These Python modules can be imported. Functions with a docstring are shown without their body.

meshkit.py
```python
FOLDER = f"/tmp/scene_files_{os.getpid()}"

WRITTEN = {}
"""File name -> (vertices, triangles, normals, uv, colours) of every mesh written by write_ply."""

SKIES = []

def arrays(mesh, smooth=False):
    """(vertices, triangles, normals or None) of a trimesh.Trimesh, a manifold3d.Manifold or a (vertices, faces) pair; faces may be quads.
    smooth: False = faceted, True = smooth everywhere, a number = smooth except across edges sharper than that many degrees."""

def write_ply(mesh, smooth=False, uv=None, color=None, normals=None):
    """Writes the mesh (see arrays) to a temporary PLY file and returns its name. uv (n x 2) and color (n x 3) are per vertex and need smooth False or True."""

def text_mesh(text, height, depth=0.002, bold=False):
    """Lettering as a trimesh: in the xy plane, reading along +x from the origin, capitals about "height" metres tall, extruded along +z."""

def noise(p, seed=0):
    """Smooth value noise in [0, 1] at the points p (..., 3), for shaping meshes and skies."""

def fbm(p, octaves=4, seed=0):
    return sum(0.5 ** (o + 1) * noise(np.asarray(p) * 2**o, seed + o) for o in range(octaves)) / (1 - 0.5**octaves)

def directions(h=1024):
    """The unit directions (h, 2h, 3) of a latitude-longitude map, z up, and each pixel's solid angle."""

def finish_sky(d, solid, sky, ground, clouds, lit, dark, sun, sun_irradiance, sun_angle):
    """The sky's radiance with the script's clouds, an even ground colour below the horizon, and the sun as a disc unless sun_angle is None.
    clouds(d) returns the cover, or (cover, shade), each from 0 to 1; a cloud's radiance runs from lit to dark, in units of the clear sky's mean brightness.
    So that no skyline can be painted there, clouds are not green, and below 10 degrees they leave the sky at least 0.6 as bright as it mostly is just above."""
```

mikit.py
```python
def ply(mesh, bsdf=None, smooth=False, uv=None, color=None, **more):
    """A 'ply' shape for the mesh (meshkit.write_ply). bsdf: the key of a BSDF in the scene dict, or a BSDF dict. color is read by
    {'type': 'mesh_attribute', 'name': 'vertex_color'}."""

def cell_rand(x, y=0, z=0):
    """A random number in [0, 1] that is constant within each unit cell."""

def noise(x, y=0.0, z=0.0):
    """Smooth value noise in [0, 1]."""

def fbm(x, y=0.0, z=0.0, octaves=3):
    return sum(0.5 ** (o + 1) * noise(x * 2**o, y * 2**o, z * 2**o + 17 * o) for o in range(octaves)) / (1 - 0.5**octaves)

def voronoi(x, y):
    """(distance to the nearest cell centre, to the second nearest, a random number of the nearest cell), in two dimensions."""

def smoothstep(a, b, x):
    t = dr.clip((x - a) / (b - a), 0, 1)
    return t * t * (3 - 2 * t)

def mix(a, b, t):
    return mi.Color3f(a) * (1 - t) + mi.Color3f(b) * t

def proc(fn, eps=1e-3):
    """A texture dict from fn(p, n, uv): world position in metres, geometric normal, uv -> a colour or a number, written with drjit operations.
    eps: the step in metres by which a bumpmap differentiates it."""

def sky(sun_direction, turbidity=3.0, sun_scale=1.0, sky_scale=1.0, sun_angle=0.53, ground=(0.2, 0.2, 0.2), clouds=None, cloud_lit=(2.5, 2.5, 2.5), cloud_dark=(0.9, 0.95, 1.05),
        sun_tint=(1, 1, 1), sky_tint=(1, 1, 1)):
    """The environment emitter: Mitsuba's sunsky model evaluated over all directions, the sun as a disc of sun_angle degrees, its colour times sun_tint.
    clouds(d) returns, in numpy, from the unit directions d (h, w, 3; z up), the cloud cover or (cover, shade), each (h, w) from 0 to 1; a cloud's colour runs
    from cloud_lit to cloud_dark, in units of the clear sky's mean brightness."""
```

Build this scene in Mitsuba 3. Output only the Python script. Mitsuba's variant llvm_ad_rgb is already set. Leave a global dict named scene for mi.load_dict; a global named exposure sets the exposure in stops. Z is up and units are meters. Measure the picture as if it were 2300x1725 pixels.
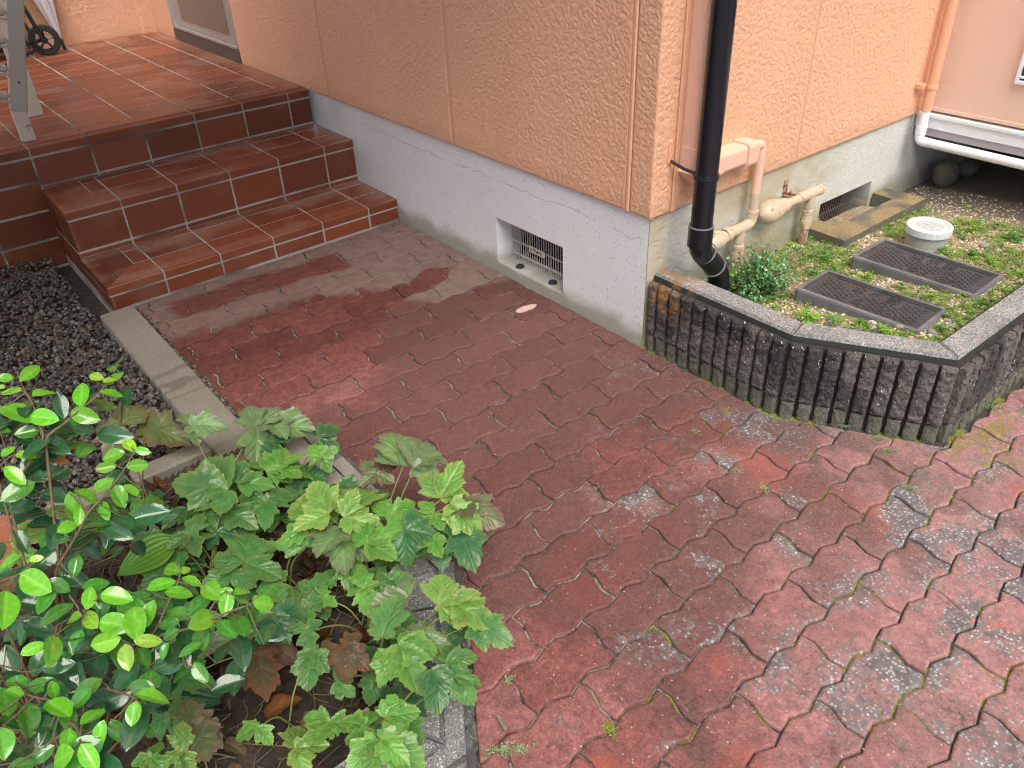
import math, random
import shapely.affinity
import numpy as np, trimesh, shapely, manifold3d as m3
import drjit as dr
import mitsuba as mi, mikit, meshkit
from shapely.geometry import Polygon, LineString, box as sbox
from mikit import noise, fbm, voronoi, cell_rand, smoothstep, mix

T = mi.ScalarTransform4f
scene, labels = {}, {}
rng = np.random.default_rng(11)

# ---------------------------------------------------------------- camera, sky, exposure
CAM = [-1.80490, -1.58643, 1.46174]
FWD = np.array([0.5085167, 0.65369201, -0.56044404]); DOWN = np.array([-0.37706008, -0.41610131, -0.82745718])
scene['camera'] = {'type': 'perspective', 'fov': 64.72, 'fov_axis': 'x', 'near_clip': 0.05, 'far_clip': 400.0,
                   'to_world': T().look_at(origin=CAM, target=(np.array(CAM) + FWD).tolist(), up=(-DOWN).tolist())}
exposure = 3.08
scene['sky'] = mikit.sky([-0.25, -0.62, 0.90], turbidity=4, sun_scale=0.40, sun_angle=38, sun_tint=(.84, .94, 1.10), ground=(0.15, 0.14, 0.13), clouds=lambda d: 1.0,
                         cloud_lit=(1.20, 1.26, 1.36))

# ---------------------------------------------------------------- helpers
def num(key):
    if key not in USED:
        USED.add(key); return key
    k = 1
    while f'{key}_{k:03d}' in USED: k += 1
    USED.add(f'{key}_{k:03d}'); return f'{key}_{k:03d}'
USED = set()

def thing(name, label, cat, group=None):
    key = num(name); labels[key] = {'label': label, 'category': cat}
    if group: labels[key]['group'] = group
    return key

def put(name, mesh, mat, parent=None, smooth=False, uv=None, color=None, label=None, kind=None, cat=None, group=None):
    key = num(f'{parent}__{name}' if parent else name)
    if (color is not None or uv is not None) and smooth is not False: smooth = True
    scene[key] = mikit.ply(mesh, mat, smooth=smooth, uv=uv, color=color)
    d = {}
    if label: d['label'] = label
    if kind: d['kind'] = kind
    if cat: d['category'] = cat
    if group: d['group'] = group
    if d: labels[key] = d
    return key

def cat(ms):
    return trimesh.util.concatenate([m for m in ms if m is not None])

def bevbox(lo, hi, c=0.002):
    lo, hi = np.minimum(lo, hi).astype(float), np.maximum(lo, hi).astype(float)
    c = min(c, 0.45 * (hi - lo).min()); pts = []
    for i in np.ndindex(2, 2, 2):
        base = np.where(np.array(i) == 0, lo, hi); s = np.where(np.array(i) == 0, 1, -1)
        for k in range(3):
            p = base + s * c; p[k] = base[k]; pts.append(p)
    return trimesh.convex.convex_hull(np.array(pts))

def bx(lo, hi):
    return trimesh.creation.box(bounds=[np.minimum(lo, hi), np.maximum(lo, hi)])

def tube(pts, r, n=12, cap=True):
    p = np.asarray(pts, float); r = np.broadcast_to(np.asarray(r, float), (len(p),))
    t = np.gradient(p, axis=0); t /= np.linalg.norm(t, axis=1, keepdims=True) + 1e-12
    a = np.cross(t[0], [0, 0, 1.0] if abs(t[0][2]) < .9 else [1.0, 0, 0]); a /= np.linalg.norm(a)
    V = []; ang = np.arange(n) * 2 * np.pi / n
    for i in range(len(p)):
        a = a - t[i] * np.dot(a, t[i]); a /= np.linalg.norm(a); b = np.cross(t[i], a)
        V.append(p[i] + r[i] * (np.cos(ang)[:, None] * a + np.sin(ang)[:, None] * b))
    V = np.vstack(V); F = []
    for i in range(len(p) - 1):
        for j in range(n):
            k = (j + 1) % n; F += [[i*n+j, i*n+k, (i+1)*n+k], [i*n+j, (i+1)*n+k, (i+1)*n+j]]
    if cap:
        V = np.vstack([V, p[0], p[-1]]); c0, c1 = len(V) - 2, len(V) - 1; L = (len(p) - 1) * n
        for j in range(n):
            k = (j + 1) % n; F += [[c0, k, j], [c1, L + j, L + k]]
    return trimesh.Trimesh(V, F, process=False)

def arc_path(pts, r, n=6):
    """polyline with its corners rounded to radius r"""
    P = [np.array(p, float) for p in pts]; out = [P[0]]
    for a, b, c in zip(P, P[1:], P[2:]):
        u = (a - b) / np.linalg.norm(a - b); v = (c - b) / np.linalg.norm(c - b)
        d = min(r, .49 * np.linalg.norm(a - b), .49 * np.linalg.norm(c - b))
        for s in np.linspace(0, 1, n):
            q = (1-s)**2 * (b + u*d) + 2*s*(1-s)*b + s*s*(b + v*d); out.append(q)
    out.append(P[-1]); return np.array(out)

def lathe(prof, p0, axis=(0, 0, 1), n=24):
    """prof: (radius, along) pairs, revolved about axis through p0"""
    ax = np.array(axis, float); ax /= np.linalg.norm(ax)
    a = np.cross(ax, [0, 0, 1.0] if abs(ax[2]) < .9 else [1.0, 0, 0]); a /= np.linalg.norm(a); b = np.cross(ax, a)
    ang = np.arange(n) * 2 * np.pi / n; ring = np.cos(ang)[:, None] * a + np.sin(ang)[:, None] * b
    V = np.vstack([np.array(p0) + ax * h + ring * r for r, h in prof]); F = []
    for i in range(len(prof) - 1):
        for j in range(n):
            k = (j + 1) % n; F += [[i*n+j, i*n+k, (i+1)*n+k], [i*n+j, (i+1)*n+k, (i+1)*n+j]]
    return trimesh.Trimesh(V, F, process=False)

def extr(poly, z0, z1):
    out = []
    for g in getattr(poly, 'geoms', [poly]):
        if g.area > 1e-9:
            m = trimesh.creation.extrude_polygon(g, z1 - z0, engine='earcut'); m.apply_translation([0, 0, z0]); out.append(m)
    return cat(out)

def extr_x(pts_yz, x0, x1):
    m = extr(Polygon(pts_yz), 0, x1 - x0); v = np.array(m.vertices)
    return trimesh.Trimesh(np.c_[v[:, 2] + x0, v[:, 0], v[:, 1]], m.faces, process=False)

def extr_y(pts_xz, y0, y1):
    m = extr(Polygon(pts_xz), 0, y1 - y0); v = np.array(m.vertices)
    return trimesh.Trimesh(np.c_[v[:, 0], v[:, 2] + y0, v[:, 1]], np.array(m.faces)[:, ::-1], process=False)

def rough(mesh, edge, amp, freq, seed=0, oct=3):
    m = mesh.copy(); m.merge_vertices(); m = m.subdivide_to_size(edge, max_iter=8) if edge else m
    m.merge_vertices(); v = np.array(m.vertices)
    d = np.stack([meshkit.fbm(v * freq + k * 37.1, oct, seed + k) - .5 for k in range(3)], 1)
    m.vertices = v + d * 2 * amp
    return m

def rot(axis, deg, mesh, about=(0, 0, 0)):
    m = mesh.copy(); m.apply_transform(trimesh.transformations.rotation_matrix(math.radians(deg), axis, about)); return m

def grid(P):
    """a (a, b, 3) array of points as a sheet"""
    a, b = P.shape[:2]; i, j = np.meshgrid(np.arange(a - 1), np.arange(b - 1), indexing='ij')
    q = np.stack([i*b+j, (i+1)*b+j, (i+1)*b+j+1, i*b+j+1], -1).reshape(-1, 4)
    return trimesh.Trimesh(P.reshape(-1, 3), np.vstack([q[:, :3], q[:, [0, 2, 3]]]), process=False)

def clamp(x): return dr.clip(x, 0, 1)
C3 = mi.Color3f

# ---------------------------------------------------------------- materials
def mat(key, d): scene[key] = d; return key
def rgb(c): return {'type': 'rgb', 'value': list(c)}
VC = {'type': 'mesh_attribute', 'name': 'vertex_color'}
def pr(key, c, rough=.5, two=True, **k):
    d = {'type': 'principled', 'base_color': c if isinstance(c, dict) else rgb(c), 'roughness': rough, **k}
    return mat(key, {'type': 'twosided', 'nested': d} if two else d)
def bump(key, c, tex, scale, rough=.5, **k):
    d = {'type': 'bumpmap', 'arbitrary': tex, 'scale': scale, 'bsdf': {'type': 'principled', 'base_color': c if isinstance(c, dict) else rgb(c), 'roughness': rough, **k}}
    return mat(key, {'type': 'twosided', 'nested': d})

def f_stucco(p, n, uv):
    q = p.x + p.y; w = noise(q * 50, p.z * 50, 5) * .9
    a = noise(q * 98 + w, p.z * 98 - w, 3); b = noise(q * 190 + 7 + w, p.z * 190, 9)
    r = 1 - dr.abs(2 * a - 1); s = 1 - dr.abs(2 * b - 1)
    return smoothstep(.35, .95, r) * .75 + .35 * s
def f_siding(p, n, uv):
    q = p.x + p.y
    return mix((.72, .415, .272), (.68, .375, .24), fbm(q * 1.3, p.z * 1.3, 2, 2)) * (0.95 + .10 * noise(q * 180, p.z * 180)) * (.90 + .10 * smoothstep(.468, .52, p.z - .03 * noise(q * 20, 1, 1))) * (.95 + .08 * noise(q * 6, p.z * .8, 3))
bump('m_siding', mikit.proc(f_siding), mikit.proc(f_stucco, 8e-4), .0050, .48, specular=.45)
pr('m_stucco', mikit.proc(f_siding), .42, specular=.5)
pr('m_paint', (.68, .37, .23), .42)
pr('m_wing', (.76, .54, .44), .32)

CRACK = [(1.79, .397), (1.49, .389), (1.17, .385), (.926, .392), (.558, .387), (.41, .388), (.29, .393), (.17, .388), (.07, .376), (.02, .39), (.01, .45)]
def f_found(p, n, uv):
    c = mix((.65, .65, .675), (.72, .72, .745), fbm(p.y * 3, p.z * 3, p.x * 3))
    c = mix(c, C3(.3, .29, .28), .5 * smoothstep(.80, .92, noise(p.y * 210, p.z * 210, 4)))
    wig = .011 * (noise(p.y * 22, 0, 8) - .5) + .006 * (noise(p.y * 75, 0, 8) - .5) + .002 * noise(p.y * 200, 0, 2)
    line = mi.Float(1)
    for (y1, z1), (y0, z0) in zip(CRACK, CRACK[1:]):
        t = clamp((p.y - y0) / (y1 - y0)); d = dr.abs(p.z + wig - z0 - t * (z1 - z0)) + dr.maximum(0, dr.abs(p.y - .5 * (y0 + y1)) - .5 * (y1 - y0))
        line = dr.minimum(line, d)
    c = mix(c, C3(.24, .22, .21), .55 * (1 - smoothstep(.0005, .0022, line)) * smoothstep(.25, .5, noise(p.y * 9, 2, 2)))
    foot = 1 - smoothstep(.0, .075, p.z - .05 * fbm(p.y * 14, p.z * 20, 1))
    c = mix(c, C3(.24, .225, .15), .75 * foot)
    side = smoothstep(1.0, 2.2, p.y) * fbm(p.y * 5, p.z * 5, 3)
    return mix(c, C3(.33, .31, .29), .6 * side)
bump('m_foundation', mikit.proc(f_found), mikit.proc(lambda p, n, uv: fbm((p.y + p.x) * 120, p.z * 120, 2, 2), 1e-3), .0012, .6)

def f_found_b(p, n, uv):
    c = mix((.47, .47, .45), (.57, .57, .55), fbm(p.x * 4, p.z * 4, 2)) * (.85 + .3 * noise(p.x * 240, p.z * 240))
    g = smoothstep(.36, .70, fbm(p.x * 5 + 3, p.z * 7, 8) + .22 * smoothstep(.35, .12, p.z)) * smoothstep(1.25, .85, p.x)
    c = mix(c, C3(.40, .34, .20), .75 * g)
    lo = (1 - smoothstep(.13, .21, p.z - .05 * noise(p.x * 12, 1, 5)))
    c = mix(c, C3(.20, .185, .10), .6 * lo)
    return mix(c, C3(.2, .19, .17), .7 * smoothstep(1.45, 1.75, p.x) * fbm(p.x * 6, p.z * 6, 1))  # darker under the wing: its shadow put into the concrete colour
bump('m_foundation_rough', mikit.proc(f_found_b), mikit.proc(lambda p, n, uv: fbm(p.x * 110, p.z * 110, 6, 2), 1e-3), .0045, .8)

def f_tilewear(p, n, uv):
    up = smoothstep(.6, .9, n.z)
    w = smoothstep(.50, .78, fbm(p.x * 6, p.y * 7 + p.z * 5, 4) + .12 * (noise(p.x * 60, p.y * 60, p.z * 60) - .5)) * (.22 + .42 * up)
    back = smoothstep(.1, .0, dr.abs(p.y - 2.2)) + smoothstep(.10, .02, dr.abs(p.y - 1.83)) + smoothstep(4.0, 4.35, p.y)
    return clamp(w * .55 + .5 * up * clamp(back) * smoothstep(.35, .6, noise(p.x * 7, p.y * 9, 2)) + .4 * up * smoothstep(-.14, -.02, p.x))
mat('m_tile', {'type': 'twosided', 'nested': {'type': 'blendbsdf', 'weight': mikit.proc(f_tilewear),
    'a': {'type': 'principled', 'base_color': VC, 'roughness': .36, 'specular': .5},
    'b': {'type': 'principled', 'base_color': rgb((.30, .17, .125)), 'roughness': .42}}})
pr('m_grout', mikit.proc(lambda p, n, uv: mix((.085, .075, .068), (.33, .315, .295), smoothstep(.25, .6, fbm(p.x * 5 + 3, p.y * 5, p.z * 9) + .12 * smoothstep(-1.2, -.4, p.x)))), .85)

def f_paver(p, n, uv):
    q = p.x - p.y; idr = uv.x
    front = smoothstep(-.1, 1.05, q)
    fine = noise(p.x * 420, p.y * 420); mid = fbm(p.x * 14, p.y * 14, idr * 40)
    big = fbm(p.x * 2.3 + 4, p.y * 2.3, 2)
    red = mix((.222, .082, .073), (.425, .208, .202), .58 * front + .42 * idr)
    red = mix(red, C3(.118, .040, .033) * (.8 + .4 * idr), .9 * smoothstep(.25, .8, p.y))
    red = red * (.72 + .5 * fine) * (.70 + .60 * fbm(p.x * 55, p.y * 55, 1)) * (.80 + .40 * noise(p.x * 170, p.y * 170, 5))
    red = mix(red, C3(.42, .095, .062), .5 * smoothstep(.60, .75, fbm(p.x * 5, p.y * 5, 9)) * smoothstep(-1.0, -.3, q))
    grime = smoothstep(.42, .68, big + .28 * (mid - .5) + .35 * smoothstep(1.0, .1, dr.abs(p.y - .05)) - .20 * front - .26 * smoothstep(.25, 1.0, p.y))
    grime = clamp(grime + .8 * smoothstep(.16, .02, dr.abs(p.x)) * smoothstep(.55, .0, p.y) * smoothstep(.35, .6, mid))
    red = mix(red, C3(.100, .053, .048) * (.7 + .6 * fine), .72 * grime)
    red = mix(red, C3(.05, .045, .04), .55 * smoothstep(.62, .85, noise(p.x * 150, p.y * 150, 3)) * smoothstep(.45, .7, mid) * smoothstep(-.9, -.1, q))
    red = mix(red, C3(.235, .20, .20), (.10 + .30 * smoothstep(.35, .75, noise(p.x * 240, p.y * 240, 2))) * front)
    # the worn-off face: grey aggregate
    agg = smoothstep(.45, .80, fbm(p.x * 9.5 + idr * 7, p.y * 9.5, 4) + .22 * (front - .72) + .20 * (idr - .5) + .34 * (noise(p.x * 110, p.y * 110, 6) - .5))
    d1, d2, cr = voronoi(p.x * 115, p.y * 115)
    stone = mix((.15, .147, .15), (.42, .415, .42), smoothstep(.25, .8, cr) * smoothstep(.42, .2, d1))
    stone = mix(stone, C3(.52, .52, .52), smoothstep(.90, .97, cr) * smoothstep(.40, .2, d1))
    e1, e2, er = voronoi(p.x * 62 + 9, p.y * 62)
    stone = mix(stone, C3(.66, .65, .64), smoothstep(.93, .97, er) * smoothstep(.34, .15, e1 + .2 * noise(p.x * 300, p.y * 300)))
    stone = stone * (.65 + .7 * noise(p.x * 70, p.y * 70, 8))
    c = mix(red, stone, .9 * clamp(agg) * smoothstep(-.55, .1, q))
    chips = smoothstep(.972, .985, er) * smoothstep(.30, .12, e1 + .25 * noise(p.x * 400, p.y * 400)) * smoothstep(-.2, .9, q)
    c = mix(c, C3(.52, .49, .47), .7 * chips)
    tiny = smoothstep(.972, .985, cr) * smoothstep(.3, .15, d1) * smoothstep(-1.2, .3, q)
    c = mix(c, C3(.5, .42, .38), .7 * tiny)
    # pale bloom by the steps and the wall, with a still wet band and spot
    edge = p.y - (1.23 + .04 * noise(p.x * 9, p.y * 9) + .03 * noise(p.x * 40, p.y * 40) - .62 * smoothstep(-.85, -.02, p.x))
    bl = smoothstep(-.05, .05, edge + .20 * (idr - .5) + .07 * (fbm(p.x * 45, p.y * 45, 3) - .5)) * smoothstep(.15, .55, fbm(p.x * 9, p.y * 9, 2) + .2)
    bl = dr.maximum(bl, .92 * smoothstep(1.12, 1.20, p.y - .25 * (idr - .5) * .3 + .06 * (fbm(p.x * 30, p.y * 30, 5) - .5)))
    c = mix(c, C3(.215, .162, .146) * (.75 + .5 * fbm(p.x * 40, p.y * 40, 9)), .70 * bl)
    wet = smoothstep(.034, -.006, dr.abs(p.y - 1.36 + .07 * (p.x + .75)) - .050 - .035 * noise(p.x * 13, p.y * 13, 3)) * smoothstep(-1.16, -1.10, p.x) * smoothstep(-.40, -.43, p.x)
    sp = dr.sqrt(dr.square((p.x + .24 - .5 * (p.y - .94)) / .10) + dr.square((p.y - .935) / .068)) + .3 * (noise(p.x * 25, p.y * 25) - .5)
    wet = clamp(wet + smoothstep(1.12, .88, sp)) * (.75 + .3 * noise(p.x * 60, p.y * 60))
    c = mix(c, C3(.115, .027, .022), .9 * wet)
    wp = dr.sqrt(dr.square((p.x + .118 + .3 * (p.y - .475)) / .05) + dr.square((p.y - .475) / .020)) + .3 * (noise(p.x * 60, p.y * 60) - .5)
    c = mix(c, C3(.62, .42, .40), .9 * smoothstep(1.0, .85, wp))
    moss = smoothstep(.5, .62, fbm(p.x * 16, p.y * 16, 7) + .52 * smoothstep(.28, .05, dr.sqrt(dr.square((p.x - .33) * .8) + dr.square(p.y + 1.0))) + .50 * smoothstep(.13, .02, dr.sqrt(dr.square(p.x + .13) + dr.square(p.y + .42))) - .46)
    moss = moss * smoothstep(.35, .6, noise(p.x * 230, p.y * 230, 4))
    return mix(c, C3(.20, .21, .03), .85 * moss)
def f_paverbump(p, n, uv):
    return .55 * fbm(p.x * 260, p.y * 260, 2, 2) + .9 * fbm(p.x * 22, p.y * 22, 5, 2)
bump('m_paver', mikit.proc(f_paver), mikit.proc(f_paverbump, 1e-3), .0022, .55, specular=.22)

def f_joint(p, n, uv):
    q = p.x - p.y
    c = mix((.05, .045, .04), (.27, .25, .215), smoothstep(.3, .7, fbm(p.x * 60, p.y * 60)) * smoothstep(.9, -.4, q))
    g = smoothstep(.52, .60, fbm(p.x * 13 + 2, p.y * 13, 6) * .7 + .3 * fbm(p.x * 3, p.y * 3, 1) - .02 + .04 * smoothstep(0, .6, q) - .2 * smoothstep(.1, .7, p.y))
    g = g * smoothstep(-.40, .10, q)
    return mix(c, mix((.10, .115, .02), (.27, .29, .04), noise(p.x * 190, p.y * 190)), .9 * g)
bump('m_joint', mikit.proc(f_joint), mikit.proc(lambda p, n, uv: noise(p.x * 300, p.y * 300), 1e-3), .002, .95)

def f_block(p, n, uv):
    s = p.x - p.y
    c = mix((.055, .050, .047), (.140, .120, .110), fbm(s * 22, p.z * 40, p.y * 9))
    c = mix(c, C3(.028, .028, .027), .8 * smoothstep(.42, .62, fbm(s * 9, p.z * 9, 4) + 1.1 * (p.z - .16)))
    c = mix(c, C3(.12, .125, .085), .6 * smoothstep(.075, .03, p.z))
    d1, d2, r = voronoi(s * 95 + p.z * 30, p.z * 110 + p.y * 20)
    w = smoothstep(.80, .86, r + .6 * (p.z - .22)) * smoothstep(.50, .25, d1 + .3 * noise(s * 300, p.z * 300)) * smoothstep(.50, .62, noise(s * 21, p.z * 21, 5) + 1.6 * (p.z - .2))
    c = mix(c, C3(.55, .54, .51), .9 * w)
    c = c * (.55 + .9 * noise(s * 260, p.z * 260, p.y * 200))
    rust = smoothstep(.13, .04, dr.sqrt(dr.square(p.x - .03) + dr.square(p.y + .075) + dr.square((p.z - .25) * .7))) * smoothstep(.4, .65, fbm(p.x * 30, p.y * 30, p.z * 30))
    return mix(c, C3(.28, .13, .04), .7 * rust)
bump('m_block', mikit.proc(f_block), mikit.proc(lambda p, n, uv: fbm((p.x - p.y) * 150, p.z * 150, p.y * 150, 2), 1e-3), .006, .75)
pr('m_groove', mikit.proc(lambda p, n, uv: mix((.020, .018, .016), (.05, .043, .038), fbm(p.x * 40 + p.y * 40, p.z * 20))), .9)  # dark algae on the core, plus groove shade put into the colour
def f_cope(p, n, uv):
    d1, d2, r = voronoi(p.x * 300, p.y * 300)
    c = mix((.16, .158, .155), (.33, .325, .32), smoothstep(.1, .95, r))
    c = mix(c, C3(.50, .47, .46), smoothstep(.92, .98, r))
    c = c * (.75 + .5 * fbm(p.x * 12, p.y * 12, 3))
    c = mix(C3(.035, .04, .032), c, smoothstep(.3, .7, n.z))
    rust = smoothstep(.14, .05, dr.sqrt(dr.square(p.x - .06) + dr.square(p.y + .07))) * smoothstep(.35, .6, fbm(p.x * 30, p.y * 30, 4))
    return mix(c, C3(.30, .15, .05), .65 * rust)
pr('m_cope', mikit.proc(f_cope), .85)
def f_curb(p, n, uv):
    c = mix((.07, .068, .055), (.16, .15, .125), fbm(p.x * 9, p.y * 9, p.z * 9))
    c = mix(c, C3(.27, .20, .10), .8 * smoothstep(.5, .68, fbm(p.x * 6 + 1, p.y * 6, 3)) * smoothstep(.5, .9, n.z))
    return c * (.8 + .4 * noise(p.x * 200, p.y * 200, p.z * 200))
pr('m_curb', mikit.proc(f_curb), .9)
def f_kerb(p, n, uv):
    c = mix((.185, .162, .138), (.275, .248, .215), fbm(p.x * 5, p.y * 4, 3))
    c = mix(c, C3(.14, .15, .10), .6 * smoothstep(.85, .35, p.y) * fbm(p.x * 8, p.y * 8, 7))
    st = smoothstep(.025, .0, dr.abs(p.y - .93 + .02 * noise(p.x * 30, 2))) + smoothstep(.05, .02, dr.abs(p.y - .83)) * smoothstep(.45, .6, noise(p.x * 25, p.y * 60)) + smoothstep(.02, .0, dr.abs(p.y - .76))
    c = mix(c, C3(.10, .085, .07), .6 * clamp(st))
    return c * (.85 + .3 * noise(p.x * 260, p.y * 260, p.z * 200))
pr('m_kerb', mikit.proc(f_kerb), .8)
def f_grey(p, n, uv):
    d1, d2, r = voronoi(p.x * 420 + p.z * 99, p.y * 420)
    c = mix((.13, .13, .13), (.25, .245, .24), smoothstep(.1, .9, r)) * (.7 + .6 * fbm(p.x * 9, p.y * 9, p.z * 9))
    c = mix(c, C3(.6, .59, .56), smoothstep(.93, .98, r))
    c = mix(c, C3(.30, .275, .245), .75 * smoothstep(-.45, -.15, p.y))
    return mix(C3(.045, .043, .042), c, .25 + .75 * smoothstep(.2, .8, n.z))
pr('m_grey', mikit.proc(f_grey), .85)
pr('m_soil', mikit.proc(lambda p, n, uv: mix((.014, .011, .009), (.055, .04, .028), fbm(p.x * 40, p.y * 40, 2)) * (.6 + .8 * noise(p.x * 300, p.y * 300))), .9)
def f_bedsoil(p, n, uv):
    c = mix((.20, .155, .10), (.36, .29, .20), fbm(p.x * 30, p.y * 30)) * (.5 + noise(p.x * 260, p.y * 260))
    g = smoothstep(.42, .58, fbm(p.x * 7 + 8, p.y * 7, 1) + .12 * smoothstep(.9, .3, p.x))
    c = mix(c, mix((.10, .125, .03), (.22, .235, .06), noise(p.x * 150, p.y * 150)), .8 * g)
    return mix(c, C3(.13, .11, .085), smoothstep(1.35, 1.6, p.x))
pr('m_bedsoil', mikit.proc(f_bedsoil), .95)
pr('m_gravel', VC, .45, specular=.5)
pr('m_pebble', VC, .8)
pr('m_black', (.007, .008, .013), .25, specular=.6)
pr('m_blackmark', (.16, .16, .17), .4)
pr('m_rubber', (.012, .012, .013), .6)
pr('m_beige', mikit.proc(lambda p, n, uv: mix((.52, .40, .29), (.58, .47, .36), fbm(p.x * 8, p.z * 8, p.y * 8)) * mix(C3(1.0), C3(.45, .33, .22), .8 * smoothstep(.60, .75, fbm(p.x * 40, p.z * 25, p.y * 40) + .15 * smoothstep(.26, .17, p.z)))), .38)
pr('m_duct', (.74, .47, .365), .33)
pr('m_white', (.78, .80, .83), .28)
pr('m_whitegrey', (.55, .55, .57), .4)
pr('m_lilac', (.46, .43, .46), .45)
pr('m_pvcgrey', (.30, .31, .30), .45)
pr('m_pvclight', (.58, .62, .63), .4)
pr('m_frame', mikit.proc(lambda p, n, uv: mix((.085, .087, .095), (.19, .193, .208), fbm(p.x * 18, p.y * 18, 3))), .35)
pr('m_lid', mikit.proc(lambda p, n, uv: mix((.032, .034, .038), (.060, .063, .070), fbm(p.x * 25, p.y * 25, 3))), .24, specular=.35)
pr('m_rust', mikit.proc(lambda p, n, uv: mix((.33, .25, .19), (.16, .05, .02), smoothstep(.4, .6, fbm(p.x * 60, p.y * 60, p.z * 60) + 3 * (.365 - p.z)))), .8)
pr('m_steel', (.56, .53, .48), .4)
pr('m_darkgrille', (.26, .22, .19), .5)
pr('m_void', (.012, .011, .012), .95)
pr('m_alu', (.42, .42, .44), .35, metallic=.5)
pr('m_doorpanel', (.19, .15, .125), .4)
pr('m_doorstile', (.33, .28, .26), .4)
pr('m_sill', (.10, .075, .06), .6)
pr('m_post', mikit.proc(lambda p, n, uv: mix((.36, .34, .30), (.43, .41, .37), fbm(p.x * 9, p.y * 9, p.z * 9))), .42)
pr('m_foot', mikit.proc(lambda p, n, uv: mix((.55, .51, .43), (.16, .14, .11), smoothstep(.66, .78, fbm(p.x * 40, p.y * 40, p.z * 40)))), .5)
pr('m_board', mikit.proc(lambda p, n, uv: mix((.50, .47, .41), (.43, .40, .35), fbm(p.x * 6, p.y * 6, p.z * 50))), .6)
pr('m_plastic_film', (.50, .45, .49), .3)
pr('m_terracotta', (.30, .11, .06), .7)
pr('m_asphalt', mikit.proc(lambda p, n, uv: mix((.045, .045, .045), (.07, .068, .065), fbm(p.x * 30, p.y * 30))), .9)
pr('m_glass', (.03, .032, .036), .08, specular=.7)
pr('m_bark', mikit.proc(lambda p, n, uv: mix((.085, .062, .03), (.17, .125, .065), noise(p.x * 150, p.y * 150, p.z * 90))), .7)
pr('m_stem', VC, .5)
def leaf_mat(key, gloss, rough, trans):
    mat(key, {'type': 'blendbsdf', 'weight': gloss, 'a': {'type': 'principledthin', 'base_color': VC, 'roughness': .5, 'diff_trans': trans},
              'b': {'type': 'twosided', 'nested': {'type': 'principled', 'base_color': VC, 'roughness': rough, 'specular': .75}}})
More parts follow.
